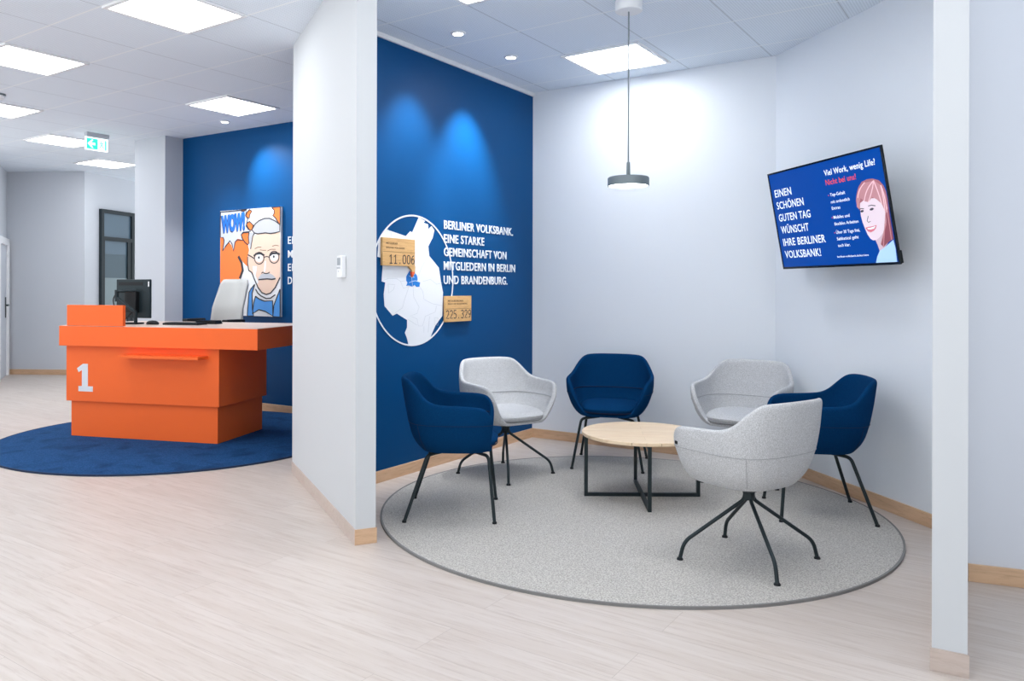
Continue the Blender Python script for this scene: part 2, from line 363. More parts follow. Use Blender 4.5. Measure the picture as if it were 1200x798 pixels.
# outlines in metres, in the plane of the thing they lie on
D = json.loads('''{"hair_back":[[0.286,0.0525],[0.2996,0.0878],[0.3248,0.125],[0.3586,0.1496],[0.4039,0.1585],[0.4508,0.1561],[0.4983,0.1396],[0.5262,0.1091],[0.5382,0.0762],[0.54,0.0306],[0.5381,-0.0181],[0.5368,-0.0808],[0.5374,-0.1438],[0.5355,-0.1843],[0.4965,-0.1973],[0.4488,-0.2265],[0.4277,-0.2074],[0.4093,-0.1559],[0.3631,-0.0653],[0.3032,-0.001],[0.2853,0.0156]],"face":[[0.3113,0.0129],[0.3069,-0.0382],[0.3116,-0.0754],[0.3238,-0.1131],[0.3369,-0.1471],[0.3553,-0.1725],[0.3762,-0.1826],[0.4029,-0.1814],[0.4322,-0.1682],[0.4675,-0.1421],[0.4948,-0.1053],[0.5105,-0.0574],[0.5088,-0.015],[0.4946,0.0217],[0.4447,0.0487],[0.3927,0.0512],[0.3481,0.0454],[0.3179,0.0342]],"neck":[[0.3925,-0.1807],[0.4322,-0.1682],[0.4723,-0.139],[0.4763,-0.189],[0.4869,-0.2038],[0.4526,-0.2317],[0.4129,-0.2462],[0.4054,-0.2133]],"shirt":[[0.367,-0.3168],[0.3842,-0.2774],[0.4138,-0.2426],[0.4533,-0.2289],[0.5334,-0.1891],[0.5391,-0.235],[0.5339,-0.3224]],"fringe":[[0.2853,0.0156],[0.293,0.0665],[0.3242,0.1141],[0.3838,0.1425],[0.458,0.1431],[0.5067,0.1117],[0.5292,0.0598],[0.5271,-0.0099],[0.5187,-0.0652],[0.5074,-0.0289],[0.492,0.0114],[0.4581,0.04],[0.4258,0.0567],[0.3878,0.0323],[0.3556,0.041],[0.3284,0.0623],[0.3104,0.035],[0.3032,-0.001]],"lock":[[0.5153,-0.0297],[0.5381,-0.0181],[0.5368,-0.0808],[0.5374,-0.1438],[0.5355,-0.1843],[0.5023,-0.1941],[0.4493,-0.2244],[0.4328,-0.2077],[0.4706,-0.1459],[0.5004,-0.0987]],"lips":[[0.3285,-0.1076],[0.3531,-0.1045],[0.3768,-0.1042],[0.4016,-0.1026],[0.4233,-0.0994],[0.4138,-0.1166],[0.3948,-0.1295],[0.3664,-0.1368],[0.3447,-0.1294]],"teeth":[[0.3427,-0.1117],[0.3785,-0.1102],[0.4148,-0.1044],[0.3989,-0.1176],[0.3728,-0.1199],[0.3518,-0.1183]],"eyes":[[0.3245,-0.0127],[0.406,-0.0093]],"brows":[[0.3007,-0.0022],[0.3208,0.0031],[0.3418,-0.0005],[0.3825,0.0112],[0.4096,0.0133],[0.4394,0.0065]],"nose":[[0.3685,-0.044],[0.3532,-0.0702],[0.3616,-0.0797],[0.3798,-0.0755]],"poster":{"corners":[[0.686,2.1321],[1.6277,2.143],[1.6259,0.9864],[0.6844,1.0013]],"orange_field":[[0.6898,1.852],[0.7406,1.8427],[0.7545,1.786],[0.7316,1.6966],[0.83,1.7928],[0.8715,1.7543],[0.9044,1.6883],[0.9268,1.7989],[0.9681,1.8253],[1.055,1.8093],[1.1302,1.7647],[1.1514,1.7001],[1.1297,1.6275],[1.1239,1.5215],[1.0622,1.5647],[0.9837,1.6345],[1.0351,1.5652],[1.0538,1.4822],[1.0073,1.3943],[0.9112,1.3171],[0.6875,1.2613]],"orange_a":[[1.4971,2.13],[1.5327,2.1066],[1.5326,2.071],[1.5121,2.0507],[1.5527,2.0201],[1.5879,1.9793],[1.62,1.953],[1.6207,2.135],[1.5023,2.1347]],"orange_b":[[1.1579,2.1295],[1.1951,2.1107],[1.163,2.0796],[1.1522,2.0363],[1.1201,2.0489],[1.0987,2.0683],[1.1203,2.1038]],"orange_c":[[1.1574,2.0032],[1.2157,1.9605],[1.1943,1.9068],[1.141,1.9199],[1.1037,1.9581],[1.1199,1.9867]],"orange_d":[[1.1516,1.8866],[1.0657,1.8864],[1.0277,1.8658],[1.0438,1.8284],[1.0869,1.7828],[1.1297,1.7558],[1.1512,1.7734],[1.1407,1.8322]],"orange_e":[[1.0233,2.1326],[1.1151,2.1348],[1.0666,2.114],[1.0341,2.1195]],"splash":[[0.6905,2.1254],[1.1075,2.1309],[1.0987,2.0683],[1.1308,2.0301],[1.1091,1.9725],[1.173,1.8967],[1.0549,1.8905],[1.0277,1.8658],[1.0654,1.8056],[0.9621,1.8128],[0.9291,1.788],[0.9067,1.6923],[0.8795,1.7748],[0.8463,1.8056],[0.7848,1.7554],[0.7284,1.697],[0.7514,1.8163],[0.7346,1.8469],[0.6894,1.8485]],"wow":[[0.7236,1.8999],[1.082,1.9224],[0.7355,2.0607]],"hair":[[1.1943,1.9104],[1.2369,1.9668],[1.3002,2.0037],[1.3836,2.0249],[1.466,2.0223],[1.5475,1.9919],[1.618,1.9496],[1.6157,1.8788],[1.547,1.8674],[1.4757,1.863],[1.4037,1.873],[1.2892,1.8667],[1.2366,1.876]],"sideburn":[[1.1516,1.8866],[1.2366,1.876],[1.21,1.8443],[1.1938,1.7793],[1.1776,1.7069],[1.1616,1.7074],[1.1459,1.8028]],"face":[[1.21,1.8443],[1.2892,1.8667],[1.4037,1.873],[1.4757,1.863],[1.6177,1.8752],[1.6227,1.7224],[1.6215,1.4037],[1.5505,1.2975],[1.4816,1.2404],[1.4173,1.2259],[1.3526,1.2438],[1.2927,1.298],[1.2352,1.3889],[1.1957,1.4584],[1.1479,1.4809],[1.1294,1.5543],[1.1297,1.6275],[1.162,1.6998]],"highlight":[[1.2083,1.5273],[1.2742,1.5262],[1.2674,1.472],[1.2541,1.4268],[1.2998,1.354],[1.2735,1.3315],[1.2276,1.3998]],"nose_light":[[1.3917,1.5782],[1.415,1.5777],[1.4068,1.4702],[1.3783,1.457]],"mustache":[[1.2934,1.3948],[1.3393,1.4395],[1.3912,1.4479],[1.4684,1.447],[1.5194,1.4286],[1.5637,1.3926],[1.4938,1.3869],[1.4297,1.3937],[1.3521,1.3808],[1.3129,1.3747]],"mouth":[[1.2999,1.3812],[1.3521,1.3853],[1.4297,1.3892],[1.5001,1.3842],[1.5548,1.39]],"nose":[[1.3458,1.4484],[1.3654,1.4617],[1.3912,1.4479],[1.417,1.4449],[1.4492,1.4499],[1.4685,1.4604]],"jaw":[[1.1297,1.6275],[1.1294,1.5543],[1.1479,1.4809],[1.1957,1.4584],[1.2352,1.3889],[1.2927,1.298],[1.3526,1.2438],[1.4173,1.2259],[1.4816,1.2404],[1.5505,1.2975],[1.6215,1.4037]],"collar":[[1.2536,1.2817],[1.2863,1.241],[1.3384,1.2096],[1.4161,1.183],[1.4803,1.1878],[1.5504,1.2238]],"jacket_l":[[1.2406,1.3317],[1.1808,1.2818],[1.1514,1.2453],[1.1263,0.9938],[1.2261,0.9911],[1.2065,1.0635],[1.2005,1.2363]],"jacket_r":[[1.6224,1.2815],[1.5692,1.1839],[1.5309,1.1124],[1.5178,0.9946],[1.6239,0.9948]],"bow":[[1.2533,1.2047],[1.3122,1.1778],[1.3901,1.1558],[1.5121,1.1612],[1.5178,1.0009],[1.4027,1.0482],[1.3052,1.0648],[1.2063,1.018],[1.2266,1.1364]],"shirt":[[1.2261,0.9911],[1.2328,1.0184],[1.3052,1.0558],[1.4026,1.0437],[1.454,1.0221],[1.4282,0.993]],"eyes":[[1.3096,1.6089],[1.5339,1.6147]],"brow1":[[1.2255,1.6326],[1.2626,1.6553],[1.3281,1.6591],[1.3878,1.636]],"brow2":[[1.4702,1.634],[1.5086,1.6545],[1.5721,1.6564],[1.6174,1.6429]],"temple":[[1.1298,1.6494],[1.1831,1.6299],[1.2334,1.6069]],"bridge":[[1.3877,1.618],[1.4239,1.6243],[1.4599,1.6163]],"wrk":[[[1.2412,1.7088],[1.2886,1.7255],[1.3409,1.724]],[[1.3199,1.6957],[1.372,1.6906],[1.4134,1.6895]],[[1.434,1.6818],[1.4853,1.6983],[1.5565,1.6962]],[[1.5059,1.7298],[1.5567,1.7389],[1.6021,1.7304]]]},"map":[[-1.9292,1.6957],[-1.7173,1.6591],[-1.6708,1.696],[-1.6473,1.6898],[-1.5756,1.8002],[-1.5321,1.788],[-1.5028,1.7808],[-1.5224,1.7657],[-1.4709,1.7583],[-1.4661,1.7231],[-1.4285,1.7486],[-1.3959,1.7194],[-1.4163,1.6638],[-1.4666,1.5995],[-1.4544,1.5304],[-1.341,1.4475],[-1.3156,1.3455],[-1.29,1.2664],[-1.2985,1.0925],[-1.3811,1.0247],[-1.4445,0.9343],[-1.5261,0.8928],[-1.6857,0.8875],[-1.7017,0.9482],[-1.7246,0.9866],[-1.7014,1.0228],[-1.7012,1.075],[-1.8104,1.1229],[-1.8549,1.1096],[-1.9377,1.1769],[-1.946,1.2562],[-1.9306,1.3353],[-1.9671,1.3423],[-1.9581,1.44],[-1.9707,1.4999],[-2.0089,1.5059],[-2.0084,1.627]],"city":[[-1.6758,1.4209],[-1.6561,1.3987],[-1.6409,1.3823],[-1.6146,1.4022],[-1.5945,1.3847],[-1.5884,1.3601],[-1.5947,1.3453],[-1.5604,1.3376],[-1.5683,1.3079],[-1.5995,1.3059],[-1.6227,1.3206],[-1.6458,1.3079],[-1.6838,1.3157],[-1.7139,1.3137],[-1.6988,1.3351],[-1.7138,1.3496],[-1.7137,1.3786]],"citylines":[[[-1.6835,1.3838],[-1.6562,1.3743],[-1.6502,1.345],[-1.6837,1.3351]],[[-1.6502,1.345],[-1.6148,1.3501],[-1.5916,1.3453]],[[-1.6502,1.345],[-1.6457,1.3108]],[[-1.6562,1.3743],[-1.6224,1.3746]]],"pointer":[[-1.7096,1.449],[-1.6366,1.4505],[-1.6414,1.4016],[-1.6645,1.376],[-1.6719,1.4226]],"ptip":[[-1.6765,1.4108],[-1.6414,1.4114],[-1.6645,1.374]],"borders":[[[-1.9231,1.7049],[-1.8736,1.6748],[-1.8737,1.6417]],[[-1.6063,1.5322],[-1.5906,1.5919],[-1.5278,1.5945],[-1.4639,1.572]],[[-1.4722,1.5265],[-1.5442,1.4449],[-1.5837,1.375]],[[-1.9665,1.3435],[-1.9033,1.3626],[-1.8171,1.3633],[-1.7733,1.3444],[-1.7138,1.3496]],[[-1.9034,1.325],[-1.8318,1.3204],[-1.8464,1.2871],[-1.8966,1.2637],[-1.9034,1.325]],[[-1.7733,1.3444],[-1.7439,1.2964],[-1.6838,1.306],[-1.7293,1.219],[-1.7518,1.1616],[-1.8326,1.1253]],[[-1.5683,1.3108],[-1.5291,1.276],[-1.5135,1.2161],[-1.4168,1.1844],[-1.292,1.1667]],[[-1.5288,1.3456],[-1.4405,1.3612],[-1.3668,1.3261],[-1.2997,1.3365]],[[-1.6381,1.3059],[-1.6307,1.2373],[-1.5689,1.1624],[-1.5925,1.1186],[-1.6695,1.1012],[-1.5927,1.0791],[-1.5773,1.0292],[-1.5301,1.0273],[-1.498,1.0959],[-1.3842,1.1229],[-1.3674,1.1682]],[[-1.5143,1.0266],[-1.5145,0.9787]],[[-1.4497,1.0944],[-1.4664,0.9764]],[[-1.3926,1.0825],[-1.3512,1.0811],[-1.3514,1.025],[-1.3928,1.0318],[-1.3926,1.0825]],[[-1.6998,1.0828],[-1.5929,1.0348]]],"boardA":[[-1.9825,1.6335],[-1.6352,1.6401],[-1.639,1.4524],[-1.9833,1.4471]],"boardB":[[-1.2876,1.2378],[-0.9511,1.2408],[-0.952,1.045],[-1.2884,1.0477]],"digA":[[-1.9161,1.4625],[-1.6436,1.4689],[-1.9158,1.5216]],"digB":[[-1.2815,1.0691],[-0.9612,1.0668],[-1.2813,1.1287]],"capA":[[-1.9479,1.5951],[-1.8296,1.5975],[-1.9478,1.6119],[-1.948,1.5653],[-1.7563,1.5699],[-1.9479,1.5811]],"capB":[[-1.2587,1.1972],[-1.0615,1.1973],[-1.2587,1.2127],[-1.2588,1.1746],[-1.0124,1.173],[-1.2588,1.19]],"txt":[[[-1.2801,1.7373],[-0.3262,1.7419],[-1.2799,1.8023]],[[-1.2806,1.6358],[-0.7529,1.6376],[-1.2803,1.6992]],[[-1.281,1.5375],[-0.4267,1.5378],[-1.2807,1.6009]],[[-1.2815,1.4296],[-0.2906,1.4388],[-1.2812,1.4946]],[[-1.2819,1.3282],[-0.4113,1.3303],[-1.2816,1.3964]]]}''')

# ------------------------------------------------------------------ the setting
def struct(name, bm, m, parent=None, smooth=None):
    o = link(name, bm, m, parent, smooth)
    if parent is None: o['kind'] = 'structure'
    return o
struct('floor', new_box(-9, 5.2, -1.6, 14, -0.1, 0), 'floor')
struct('ceiling', new_box(-9, 5.2, -1.6, 14, CEIL, CEIL + 0.1), 'ceiling')

def wall(name, p, q, thick, m, z1=CEIL, base=None, base_ext=(0.0, 0.0)):
    """Wall whose visible face runs from p to q (viewer's left to right); it thickens away from the viewer."""
    p, q = Vector((p[0], p[1], 0)), Vector((q[0], q[1], 0))
    d = (q - p).normalized(); L = (q - p).length
    fr = wall_frame(p, d)
    o = struct(name, new_box(0, L, 0, z1, -thick, 0), m); o.matrix_world = fr
    if base:
        bb = struct(base, new_box(base_ext[0], L + base_ext[1], 0, 0.078, 0, 0.013, bevel=0.002), 'base_wood'); bb.matrix_world = fr
    return o, fr, L

NC = Vector((0.519, 6.895, 0))                 # corner of the blue nook wall and the nook's back wall
RC = Vector((2.212, 5.77, 0))                  # corner of the back wall and the right wall
wall('wall_nook_left', NC - A * 2.475, NC, 0.12, 'blue_wall', base='baseboard_nook_left', base_ext=(0.06, 0))
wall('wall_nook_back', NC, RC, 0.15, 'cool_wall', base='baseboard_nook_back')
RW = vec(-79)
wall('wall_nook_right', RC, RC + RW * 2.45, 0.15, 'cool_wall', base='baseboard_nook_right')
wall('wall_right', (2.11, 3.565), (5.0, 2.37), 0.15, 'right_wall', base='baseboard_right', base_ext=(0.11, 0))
# partition on the left: a free wall end, its left face and end face both seen
PD = vec(113.4)                                # runs away from the camera
PL = Vector((-0.59, 3.983, 0)); PN = Vector((PD.y, -PD.x, 0))   # left-face corner, direction across its thickness
def partition(name, corner, d, across, length, thick, m, base, end_m):
    n = across
    mtx = Matrix(((n.x, d.x, 0, corner.x), (n.y, d.y, 0, corner.y), (0, 0, 1, 0), (0, 0, 0, 1)))
    o = struct(name, new_box(0, thick, 0, length, 0, CEIL), m); o.matrix_world = mtx
    bm = bmesh.new()
    t = 0.005                                  # thin skirting: the end piece and the two sides
    box(bm, thick, thick + t, 0, length, 0, 0.078); box(bm, -t, thick + t, -t, 0, 0, 0.078)
    b = struct(base, bm, end_m); b.matrix_world = mtx
    b = struct(base + '_side', new_box(-t, 0, 0, length, 0, 0.078), 'glare_skirting'); b.matrix_world = mtx
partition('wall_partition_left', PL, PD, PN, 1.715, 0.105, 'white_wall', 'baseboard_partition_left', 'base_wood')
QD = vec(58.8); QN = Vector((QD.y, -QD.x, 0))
partition('wall_partition_right', Vector((1.568, 2.692, 0)), QD, QN, 0.99, 0.104, 'white_wall', 'baseboard_partition_right', 'glare_skirting')
# reception: blue wall behind the desk with a white pilaster at its left end
ED = vec(-33)
EW = Vector((-3.341, 9.074, 0))
wall('wall_reception', EW - ED * 0.1, EW + ED * 4.25, 0.12, 'blue_wall', base='baseboard_reception', base_ext=(0.12, 0))
EN = Vector((ED.y, -ED.x, 0))
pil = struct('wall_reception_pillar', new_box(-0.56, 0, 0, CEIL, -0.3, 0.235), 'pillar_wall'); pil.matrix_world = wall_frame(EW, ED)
# far end of the hall
FC = Vector((-6.93, 11.72, 0)); FD = Vector((-5.74, 11.65, 0))
wall('wall_far', FC, FD, 0.15, 'grey_wall', base='baseboard_far')
GD = vec(77)
FE = FD + GD * 3.0
wall('wall_far_glazed', FD, FE, 0.15, 'grey_wall')
LD = vec(-66)
LW = FC + LD * 2.2
lw, lfr, _ = wall('wall_left', LW, FC, 0.15, 'grey_wall', base='baseboard_left', base_ext=(0, -1.2))
struct('trim_1', new_box(0, 2.4, CEIL - 0.035, CEIL - 0.004, 0, 0.018), 'white').matrix_world = wall_frame(NC - A * 2.4, A)

# glazed dark door at the far end
d2 = bpy.data.objects.new('door_2', None); COL.objects.link(d2); d2['kind'] = 'structure'
d2.matrix_world = wall_frame(FD, GD)
bm = bmesh.new()
for b in ((0.31, 0.365, 0, 2.485), (1.02, 1.10, 0, 2.485), (0.365, 1.02, 2.43, 2.485), (0.365, 1.02, 2.01, 2.07)): box(bm, *b, 0.0, 0.05)
struct('door_frame', bm, 'door_dark', d2)
struct('upper_pane', new_box(0.365, 1.02, 2.07, 2.43, 0.005, 0.02), 'glass_blue', d2)
bm = bmesh.new()
for b in ((0.365, 0.395, 0.0, 2.01), (0.93, 1.02, 0.0, 2.01)): box(bm, *b, 0.004, 0.04)
struct('door_stile', bm, 'door_dark', d2)
struct('middle_pane', new_box(0.395, 0.93, 1.81, 2.01, 0.005, 0.02), 'glass_blue', d2)
struct('lower_pane', new_box(0.395, 0.93, 1.44, 1.81, 0.005, 0.02), 'glass_teal', d2)
struct('frosted_pane', new_box(0.395, 0.93, 0.0, 1.44, 0.005, 0.022), 'glass_pale', d2)
# white door in the left wall
d1 = bpy.data.objects.new('door_1', None); COL.objects.link(d1); d1['kind'] = 'structure'
d1.matrix_world = wall_frame(FC, -LD)
bm = bmesh.new()
for b in ((-0.20, -0.07, 0, 2.0), (-1.15, -1.02, 0, 2.0), (-1.02, -0.20, 1.9, 2.0)): box(bm, *b, 0.0, 0.05, bevel=0.004)
struct('door_frame', bm, 'white', d1)
struct('door_leaf', new_box(-1.02, -0.20, 0.005, 1.9, 0.0, 0.02), 'grey_wall', d1)
bm = bmesh.new(); box(bm, -0.34, -0.28, 0.85, 1.15, 0.02, 0.03, bevel=0.004); box(bm, -0.46, -0.30, 1.02, 1.045, 0.05, 0.07, bevel=0.006); box(bm, -0.325, -0.30, 1.02, 1.045, 0.03, 0.06)
struct('door_handle', bm, 'dark_metal', d1)

# ------------------------------------------------------------------ ceiling lights
def gp(i, j): return GRID_O + A * (i * TILE) + B * (j * TILE)
GA = math.atan2(A.y, A.x)
def make_light():
    t = thing('ceiling_light', 'x', 'ceiling light', (0, 0, CEIL), GA, 'square ceiling light panels')
    h = TILE / 2 - 0.004
    bm = bmesh.new(); w = 0.026
    for b in ((-h, h, -h, -h + w), (-h, h, h - w, h), (-h, -h + w, -h + w, h - w), (h - w, h, -h + w, h - w)): box(bm, *b, -0.012, 0.0)
    link('light_frame', bm, 'white', t)
    link('diffuser', new_box(-h + w, h - w, -h + w, h - w, -0.007, -0.001), 'panel_light', t)
    return t
LIGHTS = [(1.5, -0.5, 'large square ceiling light panel at the top left, nearest to the white partition'),
          (1.5, 2.5, 'square ceiling light panel cut by the left picture edge, nearest the viewer'),
          (2.5, 5.65, 'square ceiling light panel at the left picture edge beside the smoke detector'),
          (4.5, 7.5, 'square ceiling light panel just left of the green exit sign'),
          (6.5, 9.45, 'farthest square ceiling light panel, beyond the exit sign by the pillar'),
          (4.5, 2.45, 'square ceiling light panel over the desk in front of the blue poster wall'),
          (5.54, -3.43, 'square ceiling light panel over the seating, behind the pendant cord'),
          (-1.5, 5.5, 'added square ceiling light panel left of the desk, beyond the left picture edge'),  # unseen panels added to brighten desk and reception side
          (0.5, 8.5, 'added square ceiling light panel in the open hall on the far left, outside the picture'),
          (2.52, -6.5, 'added square ceiling light panel over the front edge of the seating rug, above the picture'),  # from here to the left floor panel: unseen, added to light the seating
          (-0.5, -3.5, 'added square ceiling light panel over the open floor in front of the partition, above the picture'),
          (-1.5, -0.5, 'added square ceiling light panel over the open floor beside the left partition, above the picture'),
          (-0.5, -6.5, 'added square ceiling light panel beside the right partition, above the picture'),
          (-1.5, 2.5, 'added square ceiling light panel over the open floor on the left, above the picture'),
          (2.52, -3.5, 'ceiling light panel cut off at the top edge, above the blue seating wall')]
l0 = make_light()
for k, (i, j, lab) in enumerate(LIGHTS):
    o = l0 if k == 0 else copy_thing(l0)
    p = gp(i, j); o.location = (p.x, p.y, CEIL); o['label'] = lab

def make_spot():
    t = thing('ceiling_spot', 'x', 'spotlight', (0, 0, CEIL), 0, 'recessed ceiling spotlights')
    bm = bmesh.new(); lathe(bm, [(0.052, 0.0), (0.052, -0.004), (0.048, -0.008), (0.036, -0.010), (0.034, -0.004), (0.034, 0.0)], 28)
    link('trim_ring', bm, 'white', t, 40)
    bm = bmesh.new(); lathe(bm, [(0.0, -0.006), (0.033, -0.006), (0.033, -0.001), (0.0, -0.001)], 24)
    link('lens', bm, 'spot_light', t)
    return t
def spot_lamp(root, aim, energy, size, blend=0.45):
    l = bpy.data.lights.new('spot_beam', 'SPOT'); l.energy = energy; l.spot_size = math.radians(size); l.spot_blend = blend; l.shadow_soft_size = 0.03
    l.color = (0.95, 0.97, 1.0)
    o = bpy.data.objects.new('spot_beam', l); COL.objects.link(o); o.parent = root
    d = Vector(aim) - Vector((root.location.x, root.location.y, CEIL - 0.03))
    o.location = (0, 0, -0.03); o.rotation_euler = d.to_track_quat('-Z', 'Y').to_euler()
s0 = make_spot()
for k, (p, lab, aim) in enumerate([((-0.105, 5.28), 'round recessed ceiling spotlight over the blue map wall, nearer of the two', 0),
                              ((0.275, 5.82), 'round recessed ceiling spotlight over the blue map wall, nearer the corner', 0),
                              ((-2.56, 8.12), 'round recessed ceiling spotlight in front of the poster wall at reception', 1)]):
    o = s0 if k == 0 else copy_thing(s0)
    o.location = (p[0], p[1], CEIL); o['label'] = lab
    n = Vector((A.y, -A.x, 0)) if aim == 0 else EN
    P = Vector((p[0], p[1], 0))
    foot = P - n * ((P - (NC if aim == 0 else EW)).dot(n))
    if aim == 0: spot_lamp(o, (foot.x, foot.y, 1.95), SPOT * 1.2, 66, 0.9)
    else: spot_lamp(o, (foot.x + ED.x * 0.5, foot.y + ED.y * 0.5, 1.95), SPOT * 1.35, 84, 0.95)

# smoke detector, exit sign
t = thing('smoke_detector', 'round white smoke detector on the ceiling at the left picture edge', 'smoke detector', (-4.20, 6.98, CEIL))
bm = bmesh.new(); lathe(bm, [(0, 0), (0.055, 0), (0.055, -0.012), (0.05, -0.016)], 28); link('mounting_base', bm, 'lamp_grey', t, 40)
bm = bmesh.new(); lathe(bm, [(0.049, -0.014), (0.048, -0.034), (0.036, -0.046), (0, -0.048)], 28); link('sensor_cap', bm, 'white', t, 40)

t = thing('exit_sign', 'green illuminated exit sign with white arrow hanging from the ceiling', 'exit sign', matrix=wall_frame((-4.199, 8.784, CEIL), A))
link('housing', new_box(-0.125, 0.135, -0.048, 0, -0.03, 0.03, bevel=0.004), 'housing', t)
pn = link('sign_panel', new_box(-0.13, 0.13, -0.19, -0.048, -0.008, 0.008, bevel=0.002), 'sign_white', t)
link('green_field', new_box(-0.115, 0.012, -0.178, -0.062, 0.008, 0.0095), 'sign_green', pn)
link('arrow', new_prism([(-0.105, -0.12), (-0.058, -0.075), (-0.040, -0.075), (-0.066, -0.107), (-0.018, -0.107), (-0.018, -0.133), (-0.066, -0.133), (-0.040, -0.165), (-0.058, -0.165)], 0.0095, 0.011), 'sign_white', pn)
bm = bmesh.new(); box(bm, 0.095, 0.112, -0.176, -0.066, 0.008, 0.0095)
join(bm, new_prism(ellipse((0.052, -0.083), 0.008, 0.008, 12), 0.008, 0.0095))
for rb in ([(0.052, -0.095), (0.056, -0.115), (0.066, -0.130), (0.075, -0.150), (0.085, -0.150)], [(0.056, -0.118), (0.045, -0.140), (0.03, -0.155)], [(0.053, -0.098), (0.035, -0.108), (0.033, -0.12)], [(0.053, -0.098), (0.072, -0.106), (0.078, -0.098)]): ribbon(bm, rb, 0.009, 0.008, 0.0095)
link('running_figure', bm, 'sign_green', pn)

# ------------------------------------------------------------------ pendant lamp
t = thing('pendant_lamp', 'grey disc pendant lamp hanging on a thin cord over the round table', 'pendant lamp', (0.921, 4.69, CEIL))
bm = bmesh.new(); lathe(bm, [(0, 0), (0.08, 0), (0.08, -0.058), (0.076, -0.062), (0, -0.062)], 40); link('ceiling_canopy', bm, 'white', t, 40)
bm = bmesh.new(); tube(bm, [(0, 0, -0.06), (0, 0, -0.98)], 0.0045, 8); link('cord', bm, 'lamp_grey', t, 60)
bm = bmesh.new(); lathe(bm, [(0, -0.955), (0.010, -0.957), (0.0125, -1.05), (0, -1.05)], 20); link('stem', bm, 'lamp_grey', t, 40)
bm = bmesh.new(); lathe(bm, [(0, -1.046), (0.116, -1.046), (0.1215, -1.052), (0.1215, -1.098), (0.115, -1.099), (0.114, -1.092), (0, -1.092)], 56); link('lamp_shade', bm, 'lamp_grey', t, 35)
bm = bmesh.new(); lathe(bm, [(0, -1.0965), (0.112, -1.0965), (0.112, -1.092), (0, -1.092)], 48); link('diffuser', bm, 'pendant_light', t)

# ------------------------------------------------------------------ rugs
RUG = 0.012
def rug(name, lab, c, r, m, edge, n=120):
    t = thing(name, lab, 'rug', (c[0], c[1], 0))
    bm = bmesh.new(); lathe(bm, [(0, 0.001), (r - 0.01, 0.001), (r - 0.01, RUG - 0.001), (r - 0.016, RUG), (0, RUG)], n); link('pile', bm, m, t, 30)
    bm = bmesh.new(); ring_flat(bm, (0, 0), r - 0.011, r, 0.0, RUG, n); link('binding', bm, edge, t, 30)
rug('round_rug', 'round grey loop pile rug under the chairs and coffee table', (0.9036, 4.6246), 1.435, 'grey_rug', 'rug_edge')
rug('round_rug', 'round dark blue rug under the orange desk', (-2.565, 6.842), 1.435, 'blue_rug', 'blue_rug_edge')

# ------------------------------------------------------------------ coffee table
t = thing('coffee_table', 'round oak coffee table on a black crossed steel frame', 'table', (1.051, 4.894, RUG))
bm = bmesh.new(); R = 0.37
lathe(bm, [(0, 0.377), (R - 0.004, 0.377), (R, 0.381), (R, 0.396), (R - 0.003, 0.399), (0, 0.399)], 80); link('tabletop', bm, 'table_wood', t, 35)
for k, ang in enumerate((-0.5, 85)):
    bm = bmesh.new(); R2 = 0.347; s = 0.0105
    box(bm, -R2 - s, -R2 + s, -s, s, 0, 0.377); box(bm, R2 - s, R2 + s, -s, s, 0, 0.377)
    box(bm, -R2 + s, R2 - s, -s, s, 0.0 + 0.0004 * k, 0.021); box(bm, -R2 + s, R2 - s, -s, s, 0.356, 0.3768 - 0.0004 * k)
    o = link('leg_frame', bm, 'dark_metal', t); o.rotation_euler = (0, 0, math.radians(ang))

# ------------------------------------------------------------------ armchairs
ZB = 0.370
def smooth_interp(x, xs, ys):                  # monotone-ish cubic through the given points
    xs = np.array(xs, float); ys = np.array(ys, float); x = np.atleast_1d(np.array(x, float))
    h = np.diff(xs); d = np.diff(ys) / h; m = np.zeros(len(xs)); m[1:-1] = np.where(d[:-1] * d[1:] > 0, 2 * d[:-1] * d[1:] / (d[:-1] + d[1:] + 1e-12), 0); m[0] = 0; m[-1] = 0
    i = np.clip(np.searchsorted(xs, x) - 1, 0, len(h) - 1); t = np.clip((x - xs[i]) / h[i], 0, 1)
    return ys[i] * (1 + 2 * t) * (1 - t) ** 2 + m[i] * h[i] * t * (1 - t) ** 2 + ys[i + 1] * t * t * (3 - 2 * t) + m[i + 1] * h[i] * t * t * (t - 1)
ZS = [ZB, 0.45, 0.545, 0.65, 0.81]
W_ = lambda z: np.interp(z, ZS, [0.222, 0.275, 0.307, 0.313, 0.290])
F_ = lambda z: np.interp(z, ZS, [0.228, 0.252, 0.276, 0.276, 0.268])
R_ = lambda z: np.interp(z, ZS, [0.184, 0.228, 0.252, 0.272, 0.300])
RIM = ([0, 26, 30, 34, 38, 42, 47, 53, 60, 70, 90, 103, 113, 125, 137, 149, 180], [0.391, 0.393, 0.412, 0.455, 0.510, 0.552, 0.588, 0.612, 0.628, 0.638, 0.648, 0.660, 0.690, 0.743, 0.777, 0.784, 0.786])
def plan(phi, z, off=0.0):             # phi 0 is the front of the seat, +-180 the middle of the back
    c, s = math.cos(phi), math.sin(phi)
    ex = 4.2 if c > 0 else 2.8
    C = math.copysign(abs(c) ** (2 / ex), c); S = math.copysign(abs(s) ** (2 / ex), s)
    x = (F_(z) + off) * C if C > 0 else (R_(z) + off) * C
    return Vector((float(x), float((W_(z) + off) * S), float(z)))
